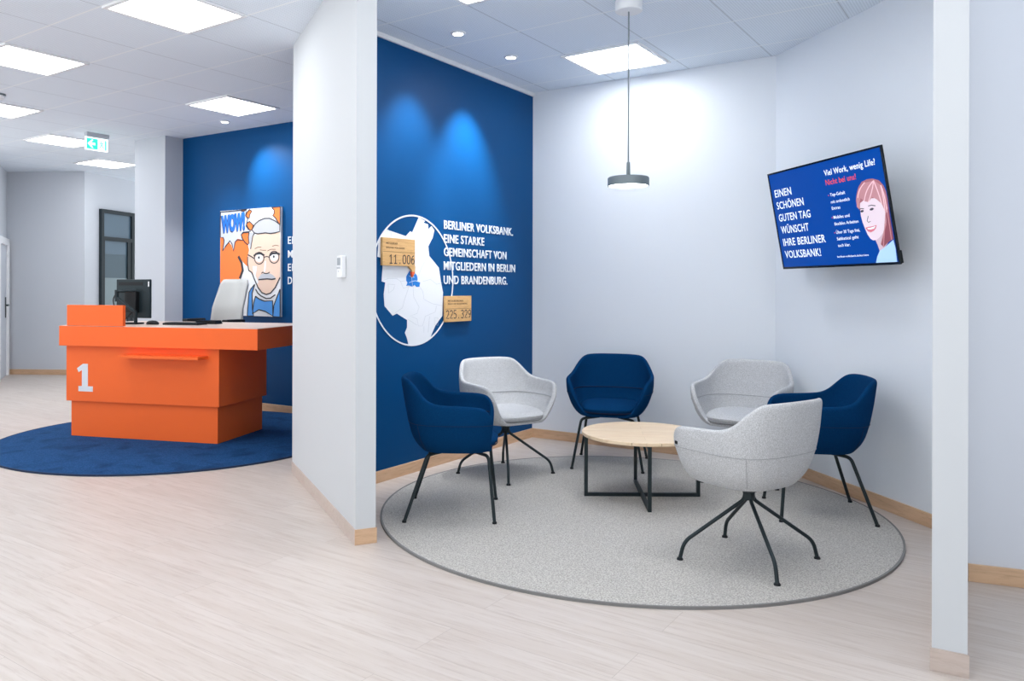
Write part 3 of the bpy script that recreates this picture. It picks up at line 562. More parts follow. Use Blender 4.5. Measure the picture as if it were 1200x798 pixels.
def shell_bm():
    bm = bmesh.new(); n = 60; rows = []
    PH = [2 * PI * i / n for i in range(n)]
    rim = [float(smooth_interp(min(math.degrees(p), 360 - math.degrees(p)), *RIM)[0]) for p in PH]
    for k, sc in enumerate((0.35, 0.7, 0.9)):
        rows.append([bm.verts.new((plan(p, ZB).x * sc, plan(p, ZB).y * sc, ZB - 0.002 + (0.004 if sc == 0.9 else 0) * 0.5)) for p in PH])
    K = 9
    for k in range(K + 1):
        s = k / K
        rows.append([bm.verts.new(plan(p, ZB + s * (rim[i] - ZB), -0.012 if k == 0 else 0.0) + Vector((0, 0, 0.003 if k == 0 else 0))) for i, p in enumerate(PH)])
    for a, b in zip(rows, rows[1:]):
        for i in range(n): bm.faces.new((a[i], a[(i + 1) % n], b[(i + 1) % n], b[i]))
    bm.faces.new(rows[0][::-1])
    return bm
def solid(o, th, lev=2):
    m = o.modifiers.new('shell', 'SOLIDIFY'); m.thickness = th; m.offset = -1; m.use_even_offset = False
    s = o.modifiers.new('round', 'SUBSURF'); s.levels = lev; s.render_levels = lev
    return o
def surf_tube(bm, pts, r): tube(bm, pts, r, 6)
def cushion_bm():
    bm = bmesh.new(); n = 56; ex = 3.2
    prof = [(0.55, 0.401), (0.90, 0.401), (0.965, 0.406), (1.0, 0.420), (1.002, 0.430), (0.985, 0.444), (0.93, 0.456), (0.75, 0.464), (0.4, 0.468)]
    rows = []
    for sc, z in prof:
        row = []
        for i in range(n):
            p = 2 * PI * i / n; c, s = math.cos(p), math.sin(p)
            C = math.copysign(abs(c) ** (2 / ex), c); S = math.copysign(abs(s) ** (2 / ex), s)
            row.append(bm.verts.new(((0.262 if C > 0 else 0.172) * C * sc, 0.206 * S * sc * (1 - 0.06 * max(-C, 0)), z + (-0.012 * C * C * sc if C > 0 and z > 0.43 else 0))))
        rows.append(row)
    for a, b in zip(rows, rows[1:]):
        for i in range(n): bm.faces.new((a[i], a[(i + 1) % n], b[(i + 1) % n], b[i]))
    bm.faces.new(rows[0][::-1]); bm.faces.new(rows[-1])
    return bm
def upholster(t, fab, seam):
    sh = solid(link('shell', shell_bm(), fab, t, 80), 0.030)
    for f in sh.data.polygons: f.use_smooth = True
    bm = bmesh.new()
    # horizontal seams: outside all round the back and arms, inside too; short seams down at the rear corners
    degs = list(range(44, 317, 4))
    surf_tube(bm, [plan(math.radians(g), 0.538, 0.0002) for g in degs], 0.0012)
    surf_tube(bm, [plan(math.radians(g), 0.538, -0.0325) for g in degs], 0.0030)
    for sgn in (1, -1):
        surf_tube(bm, [plan(sgn * math.radians(128), z, 0.0003) for z in np.linspace(0.538, 0.39, 8)], 0.0014)
    link('seam', bm, seam, sh, 80)
    cu = link('seat_cushion', cushion_bm(), fab, t, 50)
    bm = bmesh.new(); ex = 3.2; pts = []
    for i in range(61):
        p = 2 * PI * i / 60; c, s = math.cos(p), math.sin(p)
        C = math.copysign(abs(c) ** (2 / ex), c); S = math.copysign(abs(s) ** (2 / ex), s)
        pts.append(Vector(((0.262 if C > 0 else 0.172) * C * 0.985, 0.206 * S * 0.985 * (1 - 0.06 * max(-C, 0)), 0.4105 - (0.006 * C * C if C > 0 else 0))))
    tube(bm, pts, 0.0035, 6); link('piping', bm, seam, cu, 80)
def make_leg_chair(label):
    t = thing('armchair', label, 'armchair', (0, 0, RUG), 0, 'armchairs around the coffee table')
    upholster(t, 'navy', 'navy_seam')
    for sx, kx in ((1, 0.212), (-1, -0.128)):
        for sy in (1, -1):
            bm = bmesh.new()
            tube(bm, fillet([(sx * 0.248, sy * 0.248, 0.004), (kx, sy * 0.185, 0.356), (kx - sx * 0.10, sy * 0.07, 0.361)], 0.03), 0.0095, 12)
            lg = link('leg', bm, 'dark_metal', t, 50)
            bm = bmesh.new(); lathe(bm, [(0, 0), (0.0125, 0), (0.0125, 0.008), (0.0105, 0.012), (0, 0.012)], 16, (sx * 0.248, sy * 0.248)); link('foot_glide', bm, 'black', lg, 40)
    return t
def make_swivel_chair(label):
    t = thing('armchair', label, 'armchair', (0, 0, RUG), 0, 'armchairs around the coffee table')
    upholster(t, 'grey_wool', 'grey_seam')
    bm = bmesh.new(); lathe(bm, [(0, 0.370), (0.075, 0.370), (0.075, 0.364), (0.034, 0.361), (0.034, 0.325), (0.028, 0.322), (0.026, 0.285), (0, 0.283)], 28); link('hub', bm, 'dark_metal', t, 40)
    bm = bmesh.new(); box(bm, 0.02, 0.055, -0.0175 - 0.275, -0.014 - 0.275, 0, 0.0)
    bm.free()
    return t
def swivel_legs(t, yaw):
    for k in range(4):
        a = yaw + k * PI / 2; c, s = math.cos(a), math.sin(a)
        bm = bmesh.new()
        path = fillet([(0.017 * c, 0.017 * s, 0.322), (0.024 * c, 0.024 * s, 0.284), (0.310 * c, 0.310 * s, 0.086), (0.330 * c, 0.330 * s, 0.006)], 0.045)
        tube(bm, path, 0.009, 12); lg = link('leg', bm, 'dark_metal', t, 50)
        bm = bmesh.new(); lathe(bm, [(0, 0), (0.015, 0), (0.015, 0.005), (0.0105, 0.012), (0, 0.012)], 16, (0.330 * c, 0.330 * s)); link('foot_glide', bm, 'black', lg, 40)
navy = make_leg_chair('navy blue armchair left of the table, seen from its side against the blue wall')
NAVY = [((-0.116, 4.568), -2.5, None),
        ((1.012, 5.797), -105.5, 'navy blue armchair facing the viewer behind the table, against the back wall'),
        ((1.993, 4.561), 170.2, 'navy blue armchair at the far right by the wall, below the screen')]
for k, (p, yaw, lab) in enumerate(NAVY):
    o = navy if k == 0 else copy_thing(navy)
    o.location = (p[0], p[1], RUG); o.rotation_euler = (0, 0, math.radians(yaw))
    if lab: o['label'] = lab
for k, (p, yaw, lab, by) in enumerate([((0.229, 5.481), -57, 'light grey armchair on a four arm base, in front of the map wall', 1.0),
                                   ((1.835, 5.36), -128, 'light grey armchair at the back right, half hidden behind two chairs', 20.0),
                                   ((1.316, 3.757), 124, 'light grey armchair nearest the viewer, seen from behind', 1.5)]):
    t = make_swivel_chair(lab); t.location = (p[0], p[1], RUG); t.rotation_euler = (0, 0, math.radians(yaw))
    swivel_legs(t, math.radians(by - yaw))
    if k == 2:
        q = plan(math.radians(66), 0.556, 0.001); q2 = plan(math.radians(59), 0.556, 0.001); d = (q2 - q).normalized()
        bm = bmesh.new(); n = Vector((0, 0, 1)).cross(d) * -1
        for v in box(bm, 0, (q2 - q).length, -0.002, 0.002, -0.0075, 0.0075, bevel=0.001):
            pass
        for v in bm.verts: c = v.co.copy(); v.co = q + d * c.x + n * c.y + Vector((0, 0, c.z))
        link('maker_tag', bm, 'black', t)

# ------------------------------------------------------------------ television
yaw, pit = math.radians(-80), math.radians(10.7)
r = Vector((math.cos(yaw), math.sin(yaw), 0)); n = Vector((math.sin(yaw), -math.cos(yaw), 0))
up = Vector((0, 0, 1)) * math.cos(pit) + n * math.sin(pit); nn = r.cross(up)
TVC = Vector((2.135, 4.765, 1.751))
mtx = Matrix(((r.x, up.x, nn.x, TVC.x), (r.y, up.y, nn.y, TVC.y), (r.z, up.z, nn.z, TVC.z), (0, 0, 0, 1)))
t = thing('television', 'tilted flat television on the right wall showing a blue slide with a woman', 'television', matrix=mtx)
hw, hh = 0.5585, 0.324
bm = new_box(-hw, hw, -hh, hh, -0.009, -0.001, bevel=0.002); box(bm, -hw + 0.12, hw - 0.14, -hh + 0.012, hh - 0.12, -0.037, -0.008, bevel=0.006)
link('case', bm, 'black', t)
bm = bmesh.new()
for b in ((-hw, hw, hh - 0.011, hh), (-hw, hw, -hh, -hh + 0.014), (-hw, -hw + 0.011, -hh + 0.014, hh - 0.011), (hw - 0.011, hw, -hh + 0.014, hh - 0.011)): box(bm, *b, -0.001, 0.004)
link('bezel', bm, 'black_gloss', t)
scr = link('screen', new_box(-hw + 0.011, hw - 0.011, -hh + 0.014, hh - 0.011, -0.001, 0.001), 'screen_blue', t)
bm = bmesh.new()                              # wall bracket reaching back to the wall
wd = (RC - TVC); wn = Vector((RW.y, -RW.x, 0)); dist = abs((TVC - RC).dot(wn))
inv = mtx.inverted()
P0 = Vector((TVC.x, TVC.y, TVC.z)) - wn * (dist - 0.004)
box(bm, -0.2, 0.2, -0.14, 0.14, -0.043, -0.035)
for s in (-0.16, 0.16):
    a = inv @ (P0 + RW * s + wn * 0.03); tube(bm, [(s, 0.05, -0.037), (a.x, a.y + 0.05, a.z)], 0.014, 8); tube(bm, [(s, -0.12, -0.037), (a.x, a.y - 0.05, a.z)], 0.014, 8)
link('wall_bracket', bm, 'black', t, 40)
bm = bmesh.new(); box(bm, hw - 0.11, hw + 0.001, -hh + 0.004, -hh + 0.075, -0.020, -0.009, bevel=0.004); link('rear_box', bm, 'black', t)
Z1, Z2 = 0.001, 0.0016
A_TXT = ['EINEN', 'SCH\u00d6NEN', 'GUTEN TAG', 'W\u00dcNSCHT', 'IHRE BERLINER', 'VOLKSBANK!']
A_POS = [(-0.512, 0.160, 0.190), (-0.512, 0.079, 0.302), (-0.512, -0.003, 0.352), (-0.509, -0.085, 0.308), (-0.509, -0.168, 0.457), (-0.512, -0.250, 0.392)]
for s, (x, y, w) in zip(A_TXT, A_POS):
    link('text_line', text_bm(s, x, y, w, 0.0505, Z1, 0.0005, 0.011, spacing=1.06), 'screen_white', scr)
B_TXT = [('Viel Work, wenig Life?', 0.041, 0.2275, 0.450, 0.036, 0.02, 'screen_white'), ('Nicht bei uns!', 0.041, 0.171, 0.276, 0.034, 0.012, 'screen_red'),
         ('Top-Gehalt', 0.064, 0.101, 0.138, 0.0205, 0.008, 'screen_white'), ('mit ordentlich', 0.060, 0.059, 0.172, 0.0195, 0.008, 'screen_white'), ('Extras', 0.059, 0.021, 0.078, 0.0195, 0.008, 'screen_white'),
         ('Mobiles und', 0.061, -0.034, 0.147, 0.0195, 0.008, 'screen_white'), ('flexibles Arbeiten', 0.059, -0.074, 0.218, 0.0195, 0.008, 'screen_white'),
         ('\u00dcber 30 Tage frei,', 0.062, -0.125, 0.215, 0.0195, 0.008, 'screen_white'), ('Sabbatical geht', 0.059, -0.164, 0.197, 0.0195, 0.008, 'screen_white'), ('auch klar.', 0.059, -0.204, 0.113, 0.0195, 0.008, 'screen_white'),
         ('berliner-volksbank.de/karriere', 0.035, -0.268, 0.280, 0.0125, 0.004, 'screen_white')]
for s, x, y, w, h, b, m in B_TXT: link('text_line', text_bm(s, x, y, w, h, Z1, 0.0005, b * 0.6, spacing=1.05), m, scr)
for y in (0.106, -0.029, -0.12): link('bullet', new_box(0.044, 0.051, y, y + 0.006, Z1, Z1 + 0.0005), 'screen_red', scr)
xm = hw - 0.0112
clip = lambda pts: [(min(x, xm), max(y, -hh + 0.0142)) for x, y in pts]
for k, (key, m, z) in enumerate([('hair_back', 'hair_red', 0), ('neck', 'skin_neck', 1), ('shirt', 'shirt_pale', 2), ('face', 'skin_face', 3), ('fringe', 'hair_light', 4), ('lock', 'hair_dark', 5), ('lips', 'lip', 6), ('teeth', 'screen_white', 7)]):
    nm = {'hair_back': 'portrait_hair', 'neck': 'portrait_neck', 'shirt': 'portrait_shirt', 'face': 'portrait_face', 'fringe': 'portrait_fringe', 'lock': 'portrait_hair_lock', 'lips': 'portrait_lips', 'teeth': 'portrait_smile'}[key]
    link(nm, new_prism(clip(D[key]), Z1, Z1 + 0.0003 * (z + 1)), m, scr)
F = D['fringe']; bm = bmesh.new()
def mixp(a, b, t): return (a[0] + (b[0] - a[0]) * t, a[1] + (b[1] - a[1]) * t)
top = [F[3], F[4], F[5]]
for a, m_, b in ((F[3], F[2], mixp(F[1], F[15], 0.4)), (F[4], mixp(F[3], F[13], 0.3), F[14]), (F[4], mixp(F[4], F[12], 0.6), F[13]), (F[4], mixp(F[5], F[11], 0.5), F[10]), (F[5], mixp(F[6], F[10], 0.35), F[9]), (F[5], F[6], mixp(F[7], F[8], 0.5))):
    ribbon(bm, [mixp(mixp(a, m_, k / 6), mixp(m_, b, k / 6), k / 6) for k in range(7)], 0.006, Z1, Z1 + 0.0028)
link('portrait_strand', bm, 'hair_streak', scr)
bm = bmesh.new()
H = D['lock']
for a, b in ((H[0], H[6]), (mixp(H[0], H[1], 0.5), mixp(H[5], H[4], 0.6)), (H[9], H[7])): ribbon(bm, [mixp(a, b, k / 4) for k in range(5)], 0.006, Z1, Z1 + 0.0028)
link('portrait_strand', bm, 'hair_light', scr)
bm = bmesh.new()
for e, a in zip(D['eyes'], (0.013, 0.016)): prism(bm, ellipse(e, a, 0.0065, 14, 0.12), Z1, Z1 + 0.0030)
br = D['brows']; ribbon(bm, br[:3], 0.004, Z1, Z1 + 0.0028); ribbon(bm, br[3:], 0.004, Z1, Z1 + 0.0028); ribbon(bm, D['nose'], 0.003, Z1, Z1 + 0.0026)
link('portrait_eyes', bm, 'eye_dark', scr)

# ------------------------------------------------------------------ map, lettering and wooden counters on the blue wall
nook = wall_frame(NC, A)
t = thing('wall_map', 'white round map of the region with a blue city, on the blue wall', 'wall map', matrix=nook)
MC = (-1.625, 1.352); MR = 0.462
bm = bmesh.new(); ring_flat(bm, MC, MR - 0.011, MR, 0.0002, 0.003, 96); link('outer_ring', bm, 'white_decal', t, 30)
land = link('region', new_prism([p if (p[0] - MC[0]) ** 2 + (p[1] - MC[1]) ** 2 < (MR - 0.004) ** 2 else tuple(MC[i] + (p[i] - MC[i]) * (MR - 0.004) / math.dist(p, MC) for i in (0, 1)) for p in D['map']], 0.0002, 0.002), 'white_decal', t)
bm = bmesh.new()
for l in D['borders']: ribbon(bm, l, 0.0022, 0.002, 0.0024)
link('border_lines', bm, 'map_line', land)
city = link('city', new_prism(D['city'], 0.002, 0.0032), 'city_blue', t)
bm = bmesh.new()
for l in D['citylines']: ribbon(bm, l, 0.003, 0.0032, 0.0036)
link('district_lines', bm, 'white_decal', city)

t = thing('wall_lettering', 'white lettering about the community of members beside the map', 'lettering', matrix=nook)
for s, l in zip(['BERLINER VOLKSBANK.', 'EINE STARKE', 'GEMEINSCHAFT VON', 'MITGLIEDERN IN BERLIN', 'UND BRANDENBURG.'], D['txt']):
    link('text_line', text_bm(s, l[0][0], (l[0][1] + l[1][1]) / 2, l[1][0] - l[0][0], 0.065, 0.0003, 0.004, 0.013, spacing=1.06), 'white_decal', t)

STROKES = {'0': [[(0.5, 0), (0.2, 0.08), (0.08, 0.3), (0.08, 0.7), (0.2, 0.92), (0.5, 1), (0.8, 0.92), (0.92, 0.7), (0.92, 0.3), (0.8, 0.08), (0.5, 0)]],
           '1': [[(0.1, 0.78), (0.5, 1), (0.5, 0)], [(0.1, 0), (0.9, 0)]],
           '2': [[(0.08, 0.8), (0.25, 0.96), (0.5, 1), (0.78, 0.93), (0.9, 0.75), (0.8, 0.52), (0.08, 0.02), (0.92, 0.02)]],
           '3': [[(0.08, 0.88), (0.4, 1), (0.75, 0.95), (0.88, 0.78), (0.75, 0.58), (0.4, 0.53), (0.75, 0.48), (0.92, 0.27), (0.78, 0.06), (0.4, 0), (0.08, 0.1)]],
           '5': [[(0.86, 1), (0.16, 1), (0.12, 0.55), (0.5, 0.6), (0.82, 0.5), (0.92, 0.3), (0.78, 0.07), (0.4, 0), (0.08, 0.08)]],
           '6': [[(0.8, 0.98), (0.4, 0.88), (0.14, 0.6), (0.08, 0.3), (0.22, 0.06), (0.5, 0), (0.8, 0.08), (0.92, 0.3), (0.8, 0.53), (0.5, 0.6), (0.14, 0.42)]],
           '9': [[(0.2, 0.02), (0.6, 0.12), (0.86, 0.4), (0.92, 0.7), (0.78, 0.94), (0.5, 1), (0.2, 0.92), (0.08, 0.7), (0.2, 0.47), (0.5, 0.4), (0.86, 0.58)]],
           '.': [[(0.42, 0.04), (0.58, 0.04)]]}
def digits_bm(s, x, y, w, h, z0, z1):
    """Thin evenly spaced figures of a drum counter, drawn as strokes."""
    bm = bmesh.new(); step = w / (len(s) - 0.2); cw = step * 0.78
    for i, ch in enumerate(s):
        for st in STROKES[ch]: ribbon(bm, [(x + i * step + px_ * cw, y + py_ * h) for px_, py_ in st], 0.0068 if ch != '.' else 0.011, z0, z1)
    return bm
def counter(label, corners, digits, dig, cap, lines, pointer=None, tip=None):
    t = thing('counter_board', label, 'sign board', matrix=nook)
    x0 = (corners[0][0] + corners[3][0]) / 2; x1 = (corners[1][0] + corners[2][0]) / 2; y1 = (corners[0][1] + corners[1][1]) / 2; y0 = (corners[2][1] + corners[3][1]) / 2
    x1 -= 0.006
    ym = y0 + (y1 - y0) * 0.5
    b = link('board', new_box(x0, x1, y0, y1, 0.004, 0.024, bevel=0.0015), 'board_wood', t)
    bm = bmesh.new(); box(bm, x0 + 0.002, x1 - 0.002, ym - 0.0012, ym + 0.0012, 0.0235, 0.0245); link('joint_line', bm, 'brown_ink', b)
    h = dig[2][1] - dig[0][1]
    nbm = digits_bm(digits, dig[0][0], dig[0][1] + 0.003, min(dig[1][0], x1 - 0.006) - dig[0][0], h, 0.0238, 0.0252)
    link('number', nbm, 'ink', t)
    link('caption', text_bm(lines[0], cap[0][0], cap[0][1], cap[1][0] - cap[0][0], 0.0125, 0.024, 0.0008, 0.01), 'brown_ink', t)
    link('caption', text_bm(lines[1], cap[3][0], cap[3][1], cap[4][0] - cap[3][0], 0.0125, 0.024, 0.0008), 'brown_ink', t)
    if pointer:
        link('pointer', new_prism(pointer, 0.006, 0.022), 'board_wood', t); link('pointer_tip', new_prism(tip, 0.0062, 0.0226), 'red_tip', t)
counter('wooden counter board reading 11.006 with a pointer to the city on the map', D['boardA'], '11.006', D['digA'], D['capA'], ('MITGLIEDER', 'BERLINER VOLKSBANK'), D['pointer'], D['ptip'])
counter('wooden counter board reading 225.329 at the lower right edge of the map', D['boardB'], '225.329', D['digB'], D['capB'], ('MITGLIEDERZAHL', 'BERLIN UND BRANDENBURG'))

# ------------------------------------------------------------------ thermostat on the partition
tm = wall_frame((PL.x + PD.x * 0.31, PL.y + PD.y * 0.31, 1.353), -PD)
t = thing('thermostat', 'small white thermostat with grey display on the white partition', 'thermostat', matrix=tm)
link('thermostat_body', new_box(0, 0.105, 0, 0.118, 0, 0.026, bevel=0.004), 'white', t)
link('display', new_box(0.012, 0.082, 0.066, 0.106, 0.0255, 0.0268, bevel=0.0005), 'lcd', t)
bm = bmesh.new()
for x in (0.02, 0.047, 0.07): prism(bm, ellipse((x, 0.053), 0.008, 0.006, 14), 0.0255, 0.028)
prism(bm, ellipse((0.045, 0.034), 0.006, 0.004, 14), 0.0255, 0.0275)
link('buttons', bm, 'housing', t)

# ------------------------------------------------------------------ poster and lettering behind the desk
rec = wall_frame(EW, ED)
t = thing('poster', 'pop art poster of a moustached man with glasses and the word WOW', 'poster', matrix=rec)
P = D['poster']; c0 = (0.686, 0.995); c1 = (1.627, 2.137)
pan = link('panel', new_box(c0[0], c1[0], c0[1], c1[1], 0.004, 0.030, bevel=0.001), 'print_white', t)
q0, q1 = (c0[0] + 0.001, c0[1] + 0.001), (c1[0] - 0.001, c1[1] - 0.001)
pclip = lambda pts: [(min(max(x, q0[0]), q1[0]), min(max(y, q0[1]), q1[1])) for x, y in pts]
lay = [('splash', 'lavender', 'print_splash'), ('orange_field', 'print_orange', 'print_orange_field'), ('orange_a', 'print_orange', 'print_orange_field'), ('orange_b', 'print_orange', 'print_orange_field'), ('orange_c', 'print_orange', 'print_orange_field'), ('orange_d', 'print_orange', 'print_orange_field'), ('orange_e', 'print_orange', 'print_orange_field'),
       ('jacket_l', 'print_blue', 'print_jacket'), ('jacket_r', 'print_blue', 'print_jacket'), ('bow', 'print_blue', 'print_bow_tie'), ('shirt', 'print_white', 'print_shirt'), ('face', 'print_peach', 'print_face'), ('hair', 'print_grey', 'print_hair'), ('sideburn', 'print_grey', 'print_hair'), ('highlight', 'print_white', 'print_highlight'), ('nose_light', 'print_white', 'print_highlight'), ('mustache', 'print_grey', 'print_moustache')]
for k, (key, m, nm) in enumerate(lay):
    link(nm, new_prism(pclip(P[key]), 0.0298, 0.0302 + 0.00012 * k), m, pan)
bm = bmesh.new(); zi = 0.0333
def loop(l, w): ribbon(bm, pclip(l), w, 0.0299, zi)
def closed(k, w): loop(P[k] + [P[k][0]], w)
for k in ('splash', 'orange_a', 'orange_b', 'orange_c', 'orange_d', 'orange_e', 'jacket_l', 'jacket_r', 'bow', 'hair'): closed(k, 0.012)
loop(P['orange_field'][15:19], 0.03); loop(P['jaw'], 0.013); loop(P['collar'], 0.012); loop(P['mouth'], 0.014); loop(P['nose'], 0.009); loop(P['brow1'], 0.022); loop(P['brow2'], 0.022); loop(P['temple'], 0.012); loop(P['bridge'], 0.010)
loop(P['sideburn'][1:5], 0.010)
link('print_outline', bm, 'ink', pan)
bm = bmesh.new()
for w in P['wrk']: ribbon(bm, pclip(w), 0.006, 0.0299, zi)
link('print_wrinkle', bm, 'brown_ink', pan)
bm = bmesh.new()
for e in P['eyes']: prism(bm, pclip(ellipse(e, 0.058, 0.040, 20)), 0.0299, 0.0330)
link('print_eye_white', bm, 'print_white', pan)
bm = bmesh.new()
for e in P['eyes']:
    prism(bm, ellipse((e[0] - 0.004, e[1] + 0.006), 0.013, 0.014, 14), 0.0299, 0.0336)
    ribbon(bm, pclip(ellipse(e, 0.072, 0.062, 28) + [(e[0] + 0.072, e[1])]), 0.010, 0.0299, 0.0335)
link('print_glasses', bm, 'ink', pan)
w0, w1, w2 = P['wow']
rt = math.atan2(w1[1] - w0[1], w1[0] - w0[0])
link('print_word_shadow', text_bm('WOW!', w0[0] - 0.014, w0[1] + 0.0, math.dist(w0, w1) * 1.05, (w2[1] - w0[1]) * 1.12, 0.0299, 0.0034, 0.06, 0.10, rt), 'ink', pan)
link('print_word', text_bm('WOW!', w0[0] - 0.004, w0[1] + 0.006, math.dist(w0, w1) * 1.04, (w2[1] - w0[1]) * 1.1, 0.0299, 0.0040, 0.055, 0.10, rt), 'print_wow', pan)

t = thing('wall_lettering', 'white lettering beside the poster, mostly hidden by the white partition', 'lettering', matrix=rec)
for s, y, w in (('EI', 1.7500, 0.072), ('MI', 1.608, 0.098), ('EI', 1.4705, 0.072), ('DI', 1.335, 0.085)):
    link('text_line', text_bm(s, 1.706, y, w, 0.0785, 0.0003, 0.004, 0.012, spacing=1.12), 'white_decal', t)

# ------------------------------------------------------------------ reception desk
DA = math.radians(-14.6)
e1 = Vector((math.cos(DA), math.sin(DA), 0)); e2 = Vector((-math.sin(DA), math.cos(DA), 0))
FR = Vector((-2.095, 6.482, 0))                # front right corner of the plinth
DM = Matrix(((e1.x, e2.x, 0, FR.x), (e1.y, e2.y, 0, FR.y), (0, 0, 1, RUG), (0, 0, 0, 1)))
t = thing('reception_desk', 'orange reception desk with a white number one standing on the blue rug', 'desk', matrix=DM)
link('plinth', new_box(-1.433, 0, 0, 0.715, 0, 0.306, bevel=0.002), 'orange', t)
link('body', new_box(-1.461, 0.028, -0.028, 0.743, 0.306, 0.784, bevel=0.002), 'orange', t)
link('counter_slab', new_box(-1.491, 0.407, -0.08, 0.92, 0.784, 0.953, bevel=0.002), 'orange', t)
link('desk_top', new_box(-1.487, 0.403, -0.070, 0.915, 0.953, 0.957), 'desk_wood', t)
bm = bmesh.new(); rx0, rx1, ry0, ry1 = -1.412, -0.851, -0.079, -0.045; z0, z1 = 0.9572, 1.134; w = 0.016
box(bm, rx0, rx1, ry0, ry1, z0, z1, bevel=0.002)
link('riser_panel', bm, 'orange', t)
bm = new_prism([(-0.847, -0.028), (-0.847 + 0.0, -0.05), (-0.847 + 0.01, -0.158), (-0.083, -0.158), (-0.073, -0.05), (-0.073, -0.028)], 0.700, 0.722)
link('bag_shelf', bm, 'orange', t)
bm = bmesh.new(); one = [(-1.335, 0.403), (-1.190, 0.403), (-1.190, 0.448), (-1.240, 0.448), (-1.240, 0.640), (-1.290, 0.640), (-1.350, 0.600), (-1.335, 0.566), (-1.300, 0.586), (-1.300, 0.448), (-1.335, 0.448)]
nb = link('number', new_prism([(x, y - RUG) for x, y in one], 0.0, 0.002), 'white_decal', t)
nb.matrix_local = Matrix(((1, 0, 0, 0), (0, 0, -1, -0.028), (0, 1, 0, 0), (0, 0, 0, 1)))
TOPZ = RUG + 0.9578
def on_desk(x, y): p = FR + e1 * x + e2 * y; return (p.x, p.y, TOPZ)

# monitor on a jointed arm, seen from behind
mp = on_desk(-1.095, 0.30)
t = thing('monitor', 'black computer monitor on a jointed arm at the left of the orange desk', 'monitor', mp, DA)
def mbox(name, m, *b, rot=None, **k):
    o = link(name, new_box(*b, **k), m, t); return o
scr = mbox('screen_case', 'monitor_back', -0.20, 0.20, 0.10, 0.125, 0.05, 0.40, bevel=0.006)
scr.rotation_euler = (0, 0, math.radians(-8)); scr.location = (-0.045, 0.0, 0.0)
link('vent', new_box(-0.17, 0.12, 0.0985, 0.1005, 0.345, 0.375), 'black', scr)
link('label_sticker', new_box(0.180, 0.194, 0.0988, 0.1002, 0.335, 0.38), 'white', scr)
bm = bmesh.new(); box(bm, -0.06, 0.08, 0.055, 0.10, 0.10, 0.29, bevel=0.006); link('mount_plate', bm, 'black', scr)
bm = bmesh.new(); box(bm, -0.05, 0.12, -0.06, 0.06, 0.0, 0.014, bevel=0.004); link('arm_base', bm, 'black', t)
bm = bmesh.new(); tube(bm, [(0.075, 0.0, 0.01), (0.075, 0.0, 0.12)], 0.016, 14); tube(bm, [(0.08, 0.0, 0.10), (-0.115, -0.01, 0.235)], 0.016, 10); tube(bm, [(-0.115, -0.01, 0.20), (-0.115, -0.01, 0.305)], 0.017, 12); tube(bm, [(-0.115, -0.01, 0.29), (0.03, 0.06, 0.30)], 0.013, 10)
link('arm', bm, 'monitor_back', t, 50)
bm = bmesh.new(); tube(bm, fillet([(-0.10, -0.02, 0.29), (-0.15, -0.02, 0.22), (-0.13, -0.015, 0.14), (-0.06, 0.0, 0.10), (-0.05, 0.02, 0.01)], 0.05), 0.005, 8); tube(bm, fillet([(0.02, 0.05, 0.12), (-0.03, 0.02, 0.06), (-0.06, 0.0, 0.012)], 0.05), 0.005, 8)
link('cable', bm, 'black', t, 60)
# mouse
o = thing('computer_mouse', 'small black computer mouse on the desk just right of the monitor', 'computer mouse', on_desk(-0.845, 0.30), DA)
bm = bmesh.new(); lathe(bm, [(0, 0), (0.033, 0), (0.036, 0.008), (0.030, 0.024), (0.017, 0.033), (0, 0.036)], 24)
for v in bm.verts: v.co.x *= 1.75
link('mouse_body', bm, 'black', o, 50)
bm = bmesh.new(); box(bm, 0.02, 0.035, -0.004, 0.004, 0.020, 0.031, bevel=0.002); link('scroll_wheel', bm, 'lamp_grey', o)
# keyboard
o = thing('keyboard', 'flat black keyboard lying in the middle of the desk', 'keyboard', on_desk(-0.545, 0.34), DA)
link('keyboard_base', new_box(-0.175, 0.175, -0.075, 0.075, 0, 0.016, bevel=0.004), 'black', o)
bm = bmesh.new()
for i in range(14):
    for j in range(5): box(bm, -0.163 + i * 0.0235, -0.144 + i * 0.0235, -0.062 + j * 0.026, -0.041 + j * 0.026, 0.016, 0.020)
link('keys', bm, 'monitor_back', o)
# card terminal behind the keyboard
o = thing('card_terminal', 'low black device on the desk behind the keyboard', 'card terminal', on_desk(-0.44, 0.54), DA)
link('terminal_body', new_prism([(-0.10, 0), (0.11, 0), (0.095, 0.032), (-0.095, 0.032)], -0.05, 0.05), 'black', o).rotation_euler = (PI / 2, 0, 0)
link('terminal_screen', new_box(-0.08, 0.02, -0.035, 0.035, 0.0318, 0.0335), 'black_gloss', o)

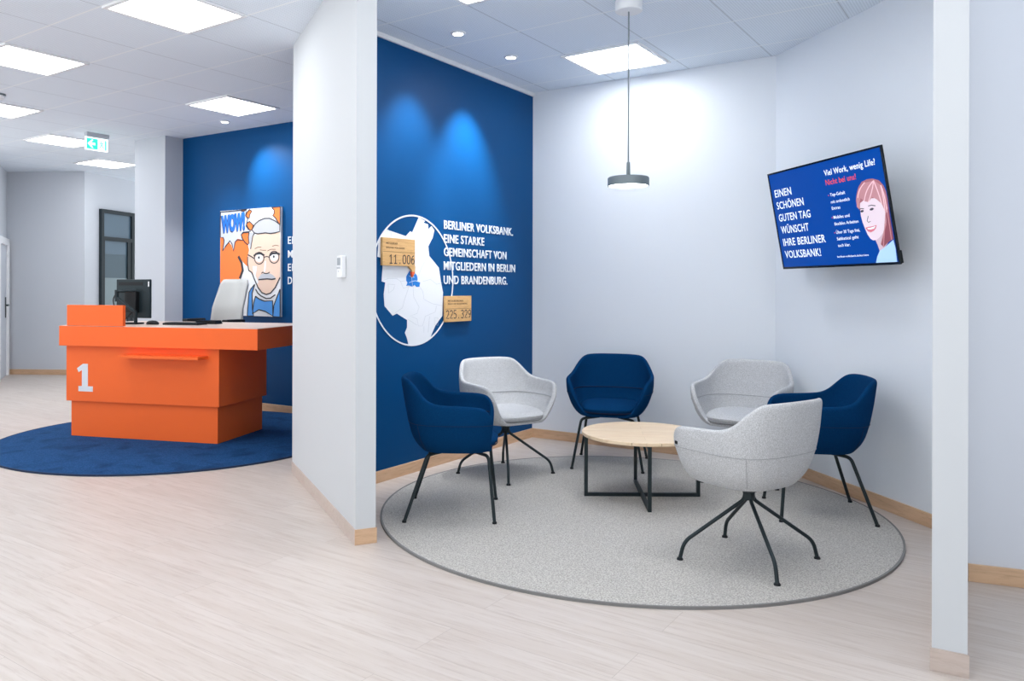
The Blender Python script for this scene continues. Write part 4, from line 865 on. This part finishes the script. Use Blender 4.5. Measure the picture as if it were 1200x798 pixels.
# office chair behind the desk
oc = thing('office_chair', 'silver grey office chair behind the orange desk', 'office chair', (-2.585, 7.86, 0), math.radians(-118))
bm = bmesh.new()                              # backrest: rounded, tapered panel leaning back (local x forward)
nu, nv = 14, 14; grid = []
for j in range(nv + 1):
    v = j / nv; row = []
    for i in range(nu + 1):
        u = 2 * i / nu - 1
        hwid = 0.225 - 0.035 * v
        y = u * hwid; z = 0.80 + 0.58 * v
        rr = 0.05; dz = max(0, abs(u) * hwid - (hwid - rr))
        if v > 0.5: z -= (rr - math.sqrt(max(rr * rr - dz * dz, 0))) * (v - 0.5) * 2
        x = -0.20 - 0.13 * v + 0.05 * u * u + 0.03 * (1 - abs(2 * v - 1))
        row.append(bm.verts.new((x, y, z)))
    grid.append(row)
for j in range(nv):
    for i in range(nu): bm.faces.new((grid[j][i], grid[j][i + 1], grid[j + 1][i + 1], grid[j + 1][i]))
o = link('backrest', bm, 'chair_shell', oc, 80); mo = o.modifiers.new('thick', 'SOLIDIFY'); mo.thickness = 0.022; mo.offset = 0
bm = bmesh.new(); box(bm, -0.23, 0.24, -0.23, 0.23, 0.60, 0.67, bevel=0.03, seg=3); link('seat', bm, 'black', oc, 50)
for sy in (1, -1):
    ar = link('armrest', new_box(-0.12, 0.12, sy * 0.27 - 0.04, sy * 0.27 + 0.04, 0.955, 0.985, bevel=0.01), 'black', oc)
    bm = bmesh.new(); tube(bm, fillet([(0, sy * 0.27, 0.955), (0, sy * 0.27, 0.62), (0, sy * 0.15, 0.60)], 0.04), 0.016, 10); link('armrest_post', bm, 'black', ar, 50)
bm = bmesh.new(); tube(bm, fillet([(-0.05, 0, 0.585), (-0.25, 0, 0.60), (-0.235, 0, 0.86)], 0.06), 0.022, 10); link('back_stem', bm, 'black', oc, 50)
bm = bmesh.new(); lathe(bm, [(0, 0.60), (0.05, 0.60), (0.03, 0.56), (0.022, 0.55), (0.022, 0.12), (0.04, 0.12), (0.04, 0.07), (0, 0.07)], 20); link('gas_column', bm, 'black', oc, 40)
for k in range(5):
    a = 2 * PI * k / 5; c, s = math.cos(a), math.sin(a)
    bm = bmesh.new(); tube(bm, [(0.03 * c, 0.03 * s, 0.105), (0.30 * c, 0.30 * s, 0.080)], [0.024, 0.015], 10); lg = link('base_arm', bm, 'black', oc, 50)
    bm = bmesh.new(); tube(bm, [(0.30 * c - 0.022 * -s, 0.30 * s - 0.022 * c, 0.040), (0.30 * c + 0.022 * -s, 0.30 * s + 0.022 * c, 0.040)], 0.028, 16); link('caster', bm, 'black', lg, 40)
